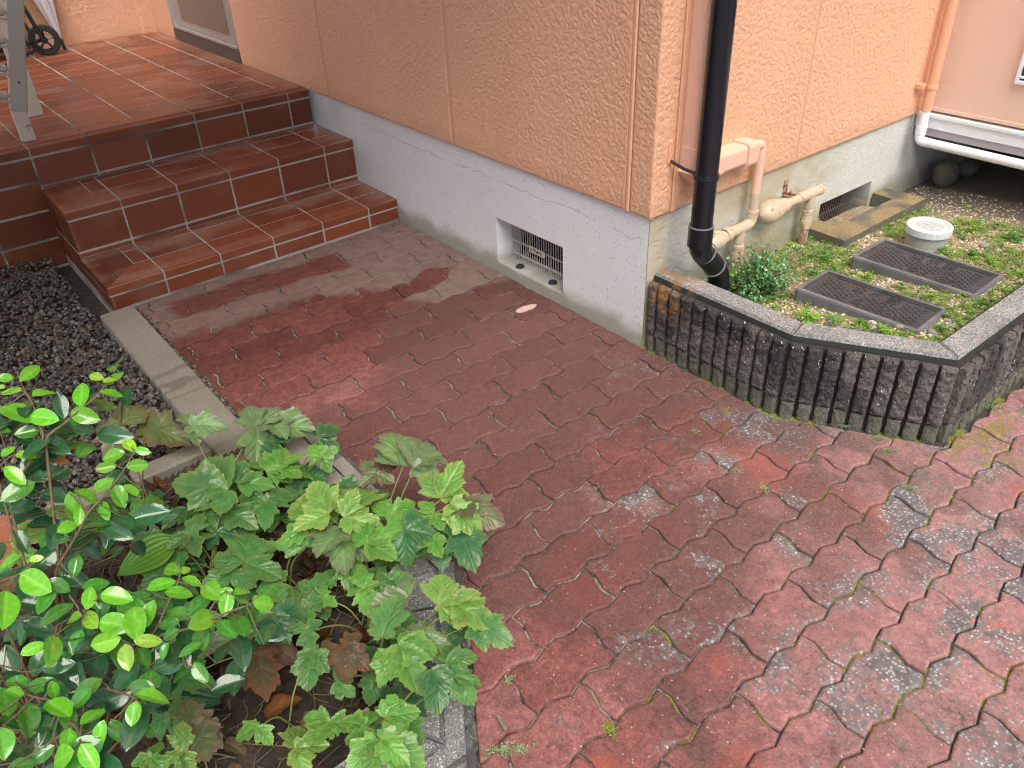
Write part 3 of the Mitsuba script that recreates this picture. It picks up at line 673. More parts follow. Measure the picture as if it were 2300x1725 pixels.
for si, (p, q) in enumerate(zip(RP, RP[1:])):
    # ribs stand on the core's face; the outward side of RP is to the right of its direction
    pi, qi = inner_line[si], inner_line[si + 1]; L = np.linalg.norm(qi - pi); pitch = .0495
    n = int(round(L / pitch)); pitch = L / n
    for k in range(n):
        s0, s1 = k * pitch + .0049, (k + 1) * pitch - .0049
        if si == 0 and k == 0: s0 = .012
        if si == 2 and k * pitch > 1.3: continue
        jit = rng.normal(0, .0008)
        put('rib', along(rib_mesh(s0, s1, .059, .2455, CORE + jit, rng.integers(999)), pi, qi), 'm_block', pw, smooth=38)
        put('base_rib', along(rib_mesh(s0 + .001, s1 - .001, -.03, .053, CORE - .004 + jit, rng.integers(999), .006, .008), pi, qi), 'm_block', pw, smooth=38)
co, ci = offset_line(RP, .034), offset_line(RP, .111)
for si in range(3):
    poly = Polygon([co[si], co[si + 1], ci[si + 1], ci[si]])
    if si == 0: poly = poly.intersection(sbox(-1, -1, 1, -.004))
    dens = [poly.buffer(-.0006, join_style=2)]
    o = np.array(dens[0].exterior.coords)[:-1]
    lo = extr(dens[0], .241, .256); tp = dens[0].buffer(-.006, join_style=2)
    m = trimesh.convex.convex_hull(np.vstack([np.c_[o, np.full(len(o), .2415)], np.c_[o, np.full(len(o), .259)], np.c_[np.array(tp.exterior.coords)[:-1], np.full(len(tp.exterior.coords) - 1, .2675)]]))
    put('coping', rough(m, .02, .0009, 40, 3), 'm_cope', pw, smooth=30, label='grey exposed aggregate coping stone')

# grey U-shaped curb round the vent
vc = Polygon([(.880, -.004), (.870, -.190), (1.480, -.182), (1.465, -.004), (1.372, -.004), (1.372, -.088), (.975, -.092), (.975, -.004)])
m = extr(vc.buffer(-.002), .06, .179)
c = put('vent_curb', rough(m, .025, .0028, 25, 6), 'm_curb', smooth=35, label='mossy dark U shaped concrete curb around the vent by the planter', cat='curb')

# white round drain inspection cap
dc = thing('inspection_cover', 'round pale grey drain inspection cover with grid lid', 'drain cover'); C = np.array([1.062, -.395])
put('body', lathe([(0, .05), (.070, .05), (.070, .222), (.0, .222)], (*C, 0), n=40), 'm_pvcgrey', dc, smooth=30)
put('rim', lathe([(.070, .2225), (.0775, .224), (.0785, .228), (.0785, .248), (.0765, .2505), (.066, .2505), (.0645, .2475), (.070, .2225)], (*C, 0), n=48), 'm_pvclight', dc, smooth=30)
lid = put('lid', lathe([(0, .2465), (.0635, .2465), (.0635, .2485), (.054, .2495), (.052, .2475), (0, .2475)], (*C, 0), n=48), 'm_pvclight', dc, smooth=30)
h = []
for i in range(-6, 7):
    for j in range(-8, 9):
        a, b_ = i * .0082, j * .0060
        if a * a + b_ * b_ < .047 ** 2 and (j % 2 == 0 or True): h.append(bx((C[0] + a - .0030, C[1] + b_ - .0019, .2470), (C[0] + a + .0029, C[1] + b_ + .0019, .2478)))
put('slot', cat(h), 'm_pvcgrey', lid, kind='stuff')

# two meter box lids
KANJI = {'量': [[(.25,1),(.75,1),(.75,.72),(.25,.72),(.25,1)],[(.25,.86),(.75,.86)],[(.05,.62),(.95,.62)],[(.25,.52),(.75,.52),(.75,.26),(.25,.26),(.25,.52)],[(.25,.39),(.75,.39)],[(.5,.52),(.5,0)],[(.15,.14),(.85,.14)],[(.03,0),(.97,0)]],
 '水': [[(.5,1),(.5,.02),(.38,.1)],[(.08,.72),(.38,.72),(.05,.18)],[(.88,.82),(.58,.58)],[(.55,.62),(.95,.1)]],
 '器': [[(.1,1),(.42,1),(.42,.75),(.1,.75),(.1,1)],[(.58,1),(.9,1),(.9,.75),(.58,.75),(.58,1)],[(.03,.55),(.97,.55)],[(.5,.7),(.42,.5),(.05,.35)],[(.5,.55),(.95,.35)],[(.1,.28),(.42,.28),(.42,0),(.1,0),(.1,.28)],[(.58,.28),(.9,.28),(.9,0),(.58,0),(.58,.28)]]}
def meter_box(cx, cy, w, l, ang, z, label, wetter):
    k = thing('meter_box', label, 'meter box', None)
    def pl(m, dz=0):
        m = rot([0, 0, 1], ang, m); m.apply_translation([cx, cy, z + dz]); return m
    outer = sbox(-w/2, -l/2, w/2, l/2).buffer(-.018).buffer(.018)
    hole = sbox(-w/2 + .020, -l/2 + .016, w/2 - .016, l/2 - .016)
    fr = extr(outer.difference(hole), -.08, -.002); fr2 = extr(outer.buffer(-.004).difference(hole), -.002, .0012)
    put('frame', pl(cat([fr, fr2])), 'm_frame', k)
    cover = hole.buffer(-.003)
    put('cover', pl(extr(cover, -.03, -.004)), 'm_lid', k)
    a, b_, c_, d_ = cover.bounds
    field = sbox(a + .008, b_ + .010, c_ - .020, d_ - .010)
    glyph = sbox(c_ - .064, -.088, c_ - .016, .078); em1 = shapely.Point(a + .040, -.010 + .03).buffer(.017); em2 = Polygon([(a + .036, -.055), (a + .062, -.085), (a + .036, -.115), (a + .010, -.085)])
    free = field.difference(shapely.union_all([glyph, em1.buffer(.004), em2.buffer(.003)]))
    pads = []
    s = .0245
    for i in range(-14, 15):
        for j in range(-22, 23):
            if (i + j) % 2: continue
            x, y = i * s * .42, j * s * .60
            rh = Polygon([(x - s * .42 + .0026, y), (x, y - s * .60 + .0036), (x + s * .42 - .0026, y), (x, y + s * .60 - .0036)])
            if free.contains(rh): pads.append(np.c_[np.array(rh.exterior.coords)[:-1], np.zeros(4)])
    pm_ = []
    for p in pads:
        c0 = p.mean(0); up = c0 + (p - c0) * .82; up[:, 2] = .0028
        pm_.append(trimesh.convex.convex_hull(np.vstack([p, up])))
    put('tread_pattern', pl(cat(pm_), -.0042), 'm_lid', k)
    ln = []
    yy = .072
    for ch in '量水器':
        for st in KANJI[ch]:
            ln.append(LineString([(c_ - .060 + b2 * .040, yy - a2 * .040) for a2, b2 in st]).buffer(.0016, cap_style=2))
        yy -= .055
    ln.append(LineString(np.array(em1.exterior.coords)).buffer(.0018)); ln.append(LineString(np.array(em2.exterior.coords)).buffer(.0018))
    for st in KANJI['水']:
        ln.append(LineString([(a + .026 + b2 * .020, -.075 - a2 * .020) for a2, b2 in st]).buffer(.0012, cap_style=2))
    t = np.linspace(0, 2 * np.pi, 14); ln.append(LineString(np.c_[a + .040 + .008 * np.cos(t), .020 + .008 * np.sin(t)]).buffer(.0015))
    ln.append(LineString([(c_ - .012, -.18), (c_ - .012, .15)]).buffer(.0012, cap_style=2))
    put('raised_lettering', pl(extr(shapely.union_all(ln), 0, .0026), -.0042), 'm_lid', k)
    put('lift_notch', pl(bx((c_ - .008, -.022, -.0045), (c_ + .001, .002, -.0030))), 'm_rubber', k)
meter_box(.486, -.512, .205, .415, 3.2, .205, 'dark brown meter box lid nearer the coping, right beside the small shrub', .6)
meter_box(.832, -.514, .225, .43, 1.8, .207, 'dark brown meter box lid farther from the shrub, in front of the round drain cap', .4)

# ---------------------------------------------------------------- pipes at the wall
dp = thing('downpipe', 'glossy black plastic downpipe with an offset bend into the planter', 'pipe')
X0, Yp = .090, -.130
put('pipe', tube([(X0, Yp, TOP), (X0, Yp, .415)], .0335, 28), 'm_black', dp, smooth=40)
put('coupling', lathe([(.0335, .600), (.0365, .601), (.0365, .606), (.0345, .607), (.0345, .612), (.0365, .613), (.0365, .618), (.0335, .619)], (X0, Yp, 0), n=28), 'm_black', dp, smooth=30)
el = arc_path([(X0, Yp, .45), (X0, Yp, .375), (.200, -.138, .265), (.205, -.138, .13)], .05, 8)
put('bend', tube(el, .0350, 28), 'm_black', dp, smooth=40)
put('socket', tube([(X0, Yp, .452), (X0, Yp, .388)], .0385, 28), 'm_black', dp, smooth=40)
i1 = el[9] ; i0 = el[10]
for p, d in (((X0, Yp, .4535), (0, 0, 1)), ((X0 + .030, Yp - .002, .352), (.11, -.008, -.11)), ((.172, -.136, .291), (.11, -.008, -.11)), ((.205, -.138, .205), (0, 0, 1))):
    put('bright_ring', lathe([(.0345, -.002), (.0386, -.0015), (.0389, 0), (.0386, .0015), (.0345, .002)], p, d, 28), 'm_blackmark', dp, smooth=40)
put('lower_sleeve', tube([(.205, -.138, .215), (.205, -.138, .11)], .0385, 28), 'm_black', dp, smooth=40)
br = put('bracket', cat([tube([(.052, -.014, .640), (.064, -.065, .622), (.078, -.105, .612)], .005, 8), lathe([(.0338, .604), (.037, .605), (.037, .614), (.0338, .615)], (X0, Yp, 0), n=28)]), 'm_rubber', dp, smooth=40)
put('bracket_plate', bevbox((.044, -.022, .63), (.058, -.0125, .70), .002), 'm_paint', br)

sd = thing('duct_cover', 'pink slim conduit cover running behind the downpipe and along the wall', 'duct')
def duct(p, q, w=.066, d=.056):
    """rounded box section from p to q lying against wall B"""
    p, q = np.array(p, float), np.array(q, float); ax = q - p; L = np.linalg.norm(ax)
    sec = sbox(-w/2, 0, w/2, d).union(sbox(-w/2, 0, w/2, d)).buffer(-.014).buffer(.014).union(sbox(-w/2, 0, w/2, d/2))
    m = extr(sec, 0, L); v = np.array(m.vertices)
    if abs(ax[2]) > abs(ax[0]): V = np.c_[p[0] + v[:, 0], p[1] - v[:, 1], p[2] - v[:, 2] * (1 if ax[2] < 0 else -1)]
    else: V = np.c_[p[0] + v[:, 2], p[1] - v[:, 1], p[2] + v[:, 0]]
    return trimesh.Trimesh(V, m.faces, process=False)
WY = -.0155
put('vertical_run', duct((.137, WY, TOP), (.137, WY, .668)), 'm_duct', sd, smooth=40)
el_ = [duct((.137 + .0, WY, .672), (.137, WY, .60), .072, .060), duct((.16, WY, .592), (.246, WY, .592), .072, .060), rot([0, 1, 0], 45, duct((.110, WY, .592), (.20, WY, .592), .070, .059), (.150, WY, .598))]
put('elbow', cat(el_), 'm_duct', sd, smooth=40)
put('horizontal_run', duct((.24, WY, .592), (.37, WY, .592)), 'm_duct', sd, smooth=40)
put('end_cap', duct((.362, WY, .592), (.415, WY, .592), .077, .064), 'm_duct', sd, smooth=40)

PK = .79
def tubek(p, r, n=12): return tube(p, np.asarray(r) * PK, n)
def lathek(prof, *a, **k): return lathe([(r * PK, h) for r, h in prof], *a, **k)
ps = thing('drain_pipework', 'cream drain pipes with two bulb traps along the base', 'pipes')
yp = -.048
put('drop_pipe', tubek([(.470, yp, .585), (.470, yp, .435)], .0205, 20), 'm_duct', ps, smooth=40, label='pink painted upper end of the drop pipe')
put('feed_elbow', tubek(arc_path([(.415, yp + .004, .598), (.470, yp, .605), (.470, yp, .560)], .03, 7), .0195, 18), 'm_duct', ps, smooth=40)
put('drop_pipe', tubek([(.470, yp, .4345), (.470, yp, .360)], .0203, 20), 'm_beige', ps, smooth=40)
put('elbow', cat([tubek(arc_path([(.470, yp, .375), (.470, yp, .327), (.428, yp, .322)], .04, 9), .0238, 20), lathek([(.0203, .374), (.0255, .373), (.0255, .366), (.0238, .365)], (.470, yp, 0), n=20), lathek([(.0255, -.004), (.0255, .004), (.02, .0045)], (.434, yp, .322), (1, 0, 0), 20)]), 'm_beige', ps, smooth=40)
put('branch_pipe', tubek([(.45, yp, .3225), (.36, yp, .3225)], .0205, 20), 'm_beige', ps, smooth=40)
put('tee', cat([tubek([(.440, yp, .3225), (.352, yp, .3225)], .0245, 20), tubek([(.412, yp, .32), (.412, yp, .272)], .0235, 20)]), 'm_beige', ps, smooth=40)
put('union_nut', lathek([(.0245, .348), (.031, .347), (.0325, .343), (.0325, .337), (.030, .334), (.030, .326), (.027, .325)], (0, yp, .3225), (1, 0, 0), 24), 'm_beige', ps, smooth=30)
def bulb(x, z, s, w):   # the trap's round end, tapering into the pipe on its right
    prof = [(0.001, -.048), (.022, -.044), (.038, -.031), (.0465, -.010), (.046, .012), (.040, .034), (.031, .054), (.027, .072), (.026, w)]
    return lathek([(r * s, h * s) for r, h in prof], (x, yp, z), (1, 0, .0), 28)
put('trap_bulb', bulb(.272, .318, .92, .075), 'm_beige', ps, smooth=60)
put('stand_pipe', tubek([(.412, yp, .275), (.412, yp, .12)], .0205, 20), 'm_beige', ps, smooth=40)
put('coupling', lathek([(.0205, .2655), (.0265, .264), (.0265, .252), (.0245, .251), (.0245, .236), (.0265, .235), (.0265, .207), (.0205, .205)], (.412, yp, 0), n=22), 'm_beige', ps, smooth=30)
put('trap_bulb', bulb(.572, .338, 1.12, .08), 'm_beige', ps, smooth=60)
put('union_nut', lathek([(.027, .638), (.033, .640), (.0345, .645), (.0345, .655), (.032, .658), (.032, .664), (.022, .667)], (0, yp, .338), (1, 0, 0), 24), 'm_beige', ps, smooth=30)
put('branch_pipe', tubek([(.66, yp, .338), (.775, yp, .339)], .0195, 20), 'm_beige', ps, smooth=40)
put('tee', cat([tubek([(.745, yp, .339), (.868, yp, .339)], .0235, 20), lathek([(.0195, .741), (.026, .742), (.026, .750), (.0235, .752)], (0, yp, .339), (1, 0, 0), 20), tubek([(.818, yp, .335), (.818, yp, .286)], .0235, 20)]), 'm_beige', ps, smooth=40)
put('end_plug', lathek([(.0235, .868), (.0265, .8685), (.0265, .879), (.020, .884), (0.0001, .884)], (0, yp, .339), (1, 0, 0), 20), 'm_beige', ps, smooth=30)
put('stand_pipe', tubek([(.818, yp, .29), (.820, yp, .08)], .0205, 20), 'm_beige', ps, smooth=40)
put('coupling', lathek([(.0205, .279), (.0268, .277), (.0268, .262), (.0245, .261), (.0245, .241), (.0268, .24), (.0268, .206), (.0205, .204)], (.818, yp, 0), n=22), 'm_beige', ps, smooth=30)
rb = thing('pipe_bracket', 'small rusty steel bracket on the concrete above the cream pipe', 'bracket')
put('plate', bevbox((.708, -.004, .352), (.732, -.0005, .405), .001), 'm_rust', rb)
put('shelf', bevbox((.704, -.036, .349), (.742, -.0045, .3525), .001), 'm_rust', rb)
put('bolt', lathe([(0.0001, .368), (.005, .368), (.005, .3528), (.008, .3527), (.008, .346), (0.0001, .346)], (.728, -.022, 0), n=8), 'm_rust', rb)

gp = thing('corner_downpipe', 'salmon downpipe in the corner turning into a white pipe under the wing', 'pipe')
gx_, gy_ = 1.548, -.058
put('upper_pipe', tube([(gx_, gy_, TOP), (gx_, gy_, .492)], .0198, 22), 'm_paint', gp, smooth=40)
put('clip', cat([lathe([(.0198, .578), (.0235, .5785), (.0235, .592), (.0198, .5925)], (gx_, gy_, 0), n=22), bevbox((gx_ - .05, -.045, .58), (gx_ - .02, -.0145, .60), .002)]), 'm_paint', gp, smooth=30)
put('white_elbow', cat([tube([(gx_, gy_, .4915), (gx_, gy_, .415)], .0182, 22), lathe([(.0182, .434), (.0208, .4335), (.0208, .40), (.0182, .398)], (gx_, gy_, 0), n=22), tube(arc_path([(gx_, gy_, .42), (gx_, gy_, .372), (gx_, gy_ - .05, .372)], .035, 8), .0188, 22)]), 'm_white', gp, smooth=40)
put('white_run', tube([(gx_, gy_ - .045, .372), (gx_ + .02, -3.0, .352)], .0182, 22), 'm_white', gp, smooth=40)

for p, s, l in (((1.80, -.095, .185), (.058, .05, .058), 'rounded grey stone in the shade below the wing, nearer the concrete base'), ((1.945, -.12, .185), (.05, .045, .034), 'squarish grey stone in the shade below the wing, farther from the base')):
    m = trimesh.creation.icosphere(subdivisions=3); m.vertices *= np.array(s); m = rough(m, None, .010, 22, 4)
    m.apply_translation(np.array(p) - [0, 0, .01]); put('field_stone', m, 'm_curb', smooth=True, label=l, cat='stone')
def disc(c, r, label):
    a = np.arange(8) * np.pi / 4 + .3; top = np.c_[c[0] + .8 * r * np.cos(a), c[1] + .8 * r * np.sin(a), np.full(8, c[2] + .008)]
    low = np.c_[c[0] + r * np.cos(a), c[1] + r * np.sin(a), np.full(8, c[2])]
    put('rubber_pad', trimesh.convex.convex_hull(np.vstack([top, low])), 'm_navy', label=label, cat='rubber pad')
pr('m_navy', (.022, .026, .036), .5)
disc((.034, .693, .0412), .0185, 'small dark octagonal pad on the vent sill, nearer the steps')
disc((.036, .500, .0412), .0185, 'small dark octagonal pad on the vent sill, nearer the house corner')

# ---------------------------------------------------------------- kerb and bed wall on the left
kb = thing('kerb', 'worn tan concrete edging kerb between gravel and red paving', 'kerb')
for y0, y1 in ((.765 + .0015, 1.50), (.418, .765 - .0015)):
    m = bevbox((-1.362, y0, -.08), (-1.238, y1, .021), .005)
    put('kerb_stone', rough(m, .03, .0016, 18, 2), 'm_kerb', kb, smooth=35)
bw = thing('bed_edging', 'low grey block edging around the leafy bed', 'wall')
li, lb2 = offset_line(LB, -.013), offset_line(LB, -.050)
BZ = .098
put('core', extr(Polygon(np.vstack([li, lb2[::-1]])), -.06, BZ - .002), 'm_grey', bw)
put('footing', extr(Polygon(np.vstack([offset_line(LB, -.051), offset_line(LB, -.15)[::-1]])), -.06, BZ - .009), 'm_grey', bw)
for si in range(3):
    pi, qi = li[si], li[si + 1]; L = np.linalg.norm(qi - pi); n = max(1, int(round(L / .0495))); pitch = L / n
    for k in range(n):
        if si == 2 and k * pitch > .75: continue
        s0, s1 = k * pitch + .006, (k + 1) * pitch - .006
        m = rib_mesh(s0, s1, -.03, BZ, .013, rng.integers(999), .009); m = trimesh.Trimesh(np.array(m.vertices) * [1, -1, 1], np.array(m.faces)[:, ::-1], process=False)
        put('rib', along(m, pi, qi), 'm_grey', bw, smooth=38)
# loose wave pavers laid flat behind the ribs as a coping
c1, c2 = offset_line(LB, -.052), offset_line(LB, -.140)
for si in range(3):
    a, b_, c_, d_ = c1[si], c1[si + 1], c2[si + 1], c2[si]
    L = np.linalg.norm(b_ - a); n = max(1, int(round(min(L, 1.0) / .112)))
    for k in range(n):
        t0, t1 = k / n, (k + 1) / n
        if si == 2: t0, t1 = t0 * min(1, 1.0 / L), t1 * min(1, 1.0 / L)
        poly = Polygon([a + (b_ - a) * t0, a + (b_ - a) * t1, d_ + (c_ - d_) * t1, d_ + (c_ - d_) * t0])
        if not poly.is_valid or poly.area < .001: continue
        rp = poly.buffer(-.003, join_style=2)
        cc = np.array(rp.exterior.coords)[:-1]; cen = cc.mean(0)
        m = trimesh.convex.convex_hull(np.vstack([np.c_[cc, np.full(len(cc), .03)], np.c_[cc, np.full(len(cc), BZ - .004)], np.c_[cen + (cc - cen) * .90, np.full(len(cc), BZ + .003)]]))
        m = rot([rng.normal(), rng.normal(), 0], rng.normal(0, 1.5), m, (*cen, BZ)); m.apply_translation([0, 0, rng.normal(-.001, .002)])
        put('coping_block', rough(m, .02, .0016, 45, k), 'm_grey', bw, smooth=30)
bs = thing('bed_back_edging', 'tan concrete slabs edging the far side of the leafy bed', 'kerb')
for x0, x1 in ((-1.365, -1.240), (-1.585, -1.37), (-1.80, -1.59), (-2.05, -1.805), (-2.4, -2.055)):
    m = bevbox((x0, .345 + rng.normal(0, .004), -.05), (x1 - .004, .412, .075 if x0 < -1.4 else .04), .006)
    put('slab', rough(m, .03, .003, 18, 3), 'm_kerb', bs, smooth=35)

# ---------------------------------------------------------------- at the porch
sc_ = thing('slatted_screen', 'beige grey metal screen with slats and pale feet at the porch edge', 'screen')
lean = math.degrees(math.atan2(.125, .405))
def tilt(m): return rot([0, 1, 0], lean, m, (-1.254, 2.36, .595))
put('foot', bevbox((-1.288, 2.338, .4725), (-1.234, 2.378, .600), .003), 'm_foot', sc_)
put('post', tilt(bevbox((-1.290, 2.336, .592), (-1.228, 2.380, 1.35), .004)), 'm_post', sc_)
put('screw_hole', tilt(lathe([(0.0001, 0), (.0042, 0), (.0042, .001), (.0001, .001)], (-1.258, 2.3355, .71), (0, -1, 0), 10)), 'm_void', sc_)
for k in range(6):
    z = .635 + .105 * k
    put('slat', tilt(cat([bevbox((-1.75, 2.335, z), (-1.293, 2.365, z + .032), .010), bevbox((-1.75, 2.342, z - .012), (-1.291, 2.372, z - .006), .001)])), 'm_board', sc_)
bd = put('leaning_board', bevbox((-1.176, 2.752, .4725), (-1.108, 2.762, 1.30), .0015), 'm_board', label='pale narrow board standing upright behind the slatted screen', cat='board')
ct = thing('hand_cart', 'folded black hand cart with a spoked wheel by the back wall', 'hand cart')
wc = np.array([-.742, 4.16, .5585]); ax = np.array([.28, 1.0, .0])
w = put('wheel', lathe([(.055, -.013), (.066, -.0125), (.080, -.012), (.0855, -.006), (.0855, .006), (.080, .012), (.066, .0125), (.055, .013), (.055, -.013)], wc, ax, 36), 'm_rubber', ct, smooth=40)
axn = ax / np.linalg.norm(ax); s1 = np.cross(axn, [0, 0, 1]); s1 /= np.linalg.norm(s1)
sp = [lathe([(.0001, -.016), (.018, -.016), (.018, .016), (.0001, .016)], wc, ax, 16), lathe([(.050, -.008), (.056, -.008), (.056, .008), (.050, .008), (.050, -.008)], wc, ax, 30)]
for k in range(5):
    a = k * 2 * np.pi / 5 + .3; d = s1 * math.cos(a) + np.array([0, 0, 1]) * math.sin(a); sp.append(tube([wc + d * .012, wc + d * .053], .006, 6))
put('spokes', cat(sp), 'm_black', w)
put('frame', cat([tube([(-.755, 4.13, .56), (-.90, 4.20, 1.25)], .011, 10), tube([(-.80, 4.12, .55), (-.93, 4.20, 1.2)], .009, 10), tube([(-.84, 4.12, .53), (-.98, 4.20, 1.1)], .009, 10), tube([(-.742, 4.16, .5585), (-1.12, 4.05, .5585)], .008, 10),
                  tube([(-.78, 4.13, .53), (-1.0, 4.02, .482), (-1.15, 4.0, .482)], .008, 10)]), 'm_black', ct, smooth=40)
put('bag', rough(bevbox((-1.20, 4.16, .52), (-.84, 4.30, 1.2), .03), .05, .012, 9), 'm_rubber', ct, smooth=40)
um = thing('folded_umbrella', 'furled translucent umbrella with black tip against the back wall', 'umbrella')
u0, u1 = np.array([-.634, 4.232, .478]), np.array([-.690, 4.315, 1.22])
t = np.linspace(0, 1, 22); a = np.linspace(0, 2 * np.pi, 49)[:-1]
axis = (u1 - u0) / np.linalg.norm(u1 - u0); e1 = np.cross(axis, [0, 1, 0]); e1 /= np.linalg.norm(e1); e2 = np.cross(axis, e1)
rad = (.011 + .062 * np.clip((t - .10) / .5, 0, 1) ** .9)[:, None] * (1 + .22 * np.sin(8 * a[None] + 3 * t[:, None]) * np.clip(t[:, None] * 3 - .3, 0, 1))
Pm = u0 + (t[:, None, None] * (u1 - u0)) + rad[..., None] * (np.cos(a)[None, :, None] * e1 + np.sin(a)[None, :, None] * e2)
Pm = np.concatenate([Pm, Pm[:, :1]], 1)
put('canopy', grid(Pm[2:]), 'm_plastic_film', um, smooth=True)
put('tip', tube([u0, u0 + axis * .062], .0095, 12), 'm_rubber', um, smooth=40)
put('shaft', tube([u0 + axis * .06, u1 + axis * .15], .005, 8), 'm_steel', um)
pot = thing('flower_pot', 'terracotta flower pot half hidden behind the glossy shrub', 'flower pot')
put('body', lathe([(.0001, .062), (.060, .062), (.085, .155), (.085, .16), (.078, .16), (.055, .075), (.0001, .075)], (-1.935, .235, 0), n=30), 'm_terracotta', pot, smooth=30)
put('rim', lathe([(.086, .140), (.093, .140), (.094, .163), (.082, .163), (.082, .14)], (-1.935, .235, 0), n=30), 'm_terracotta', pot, smooth=30)

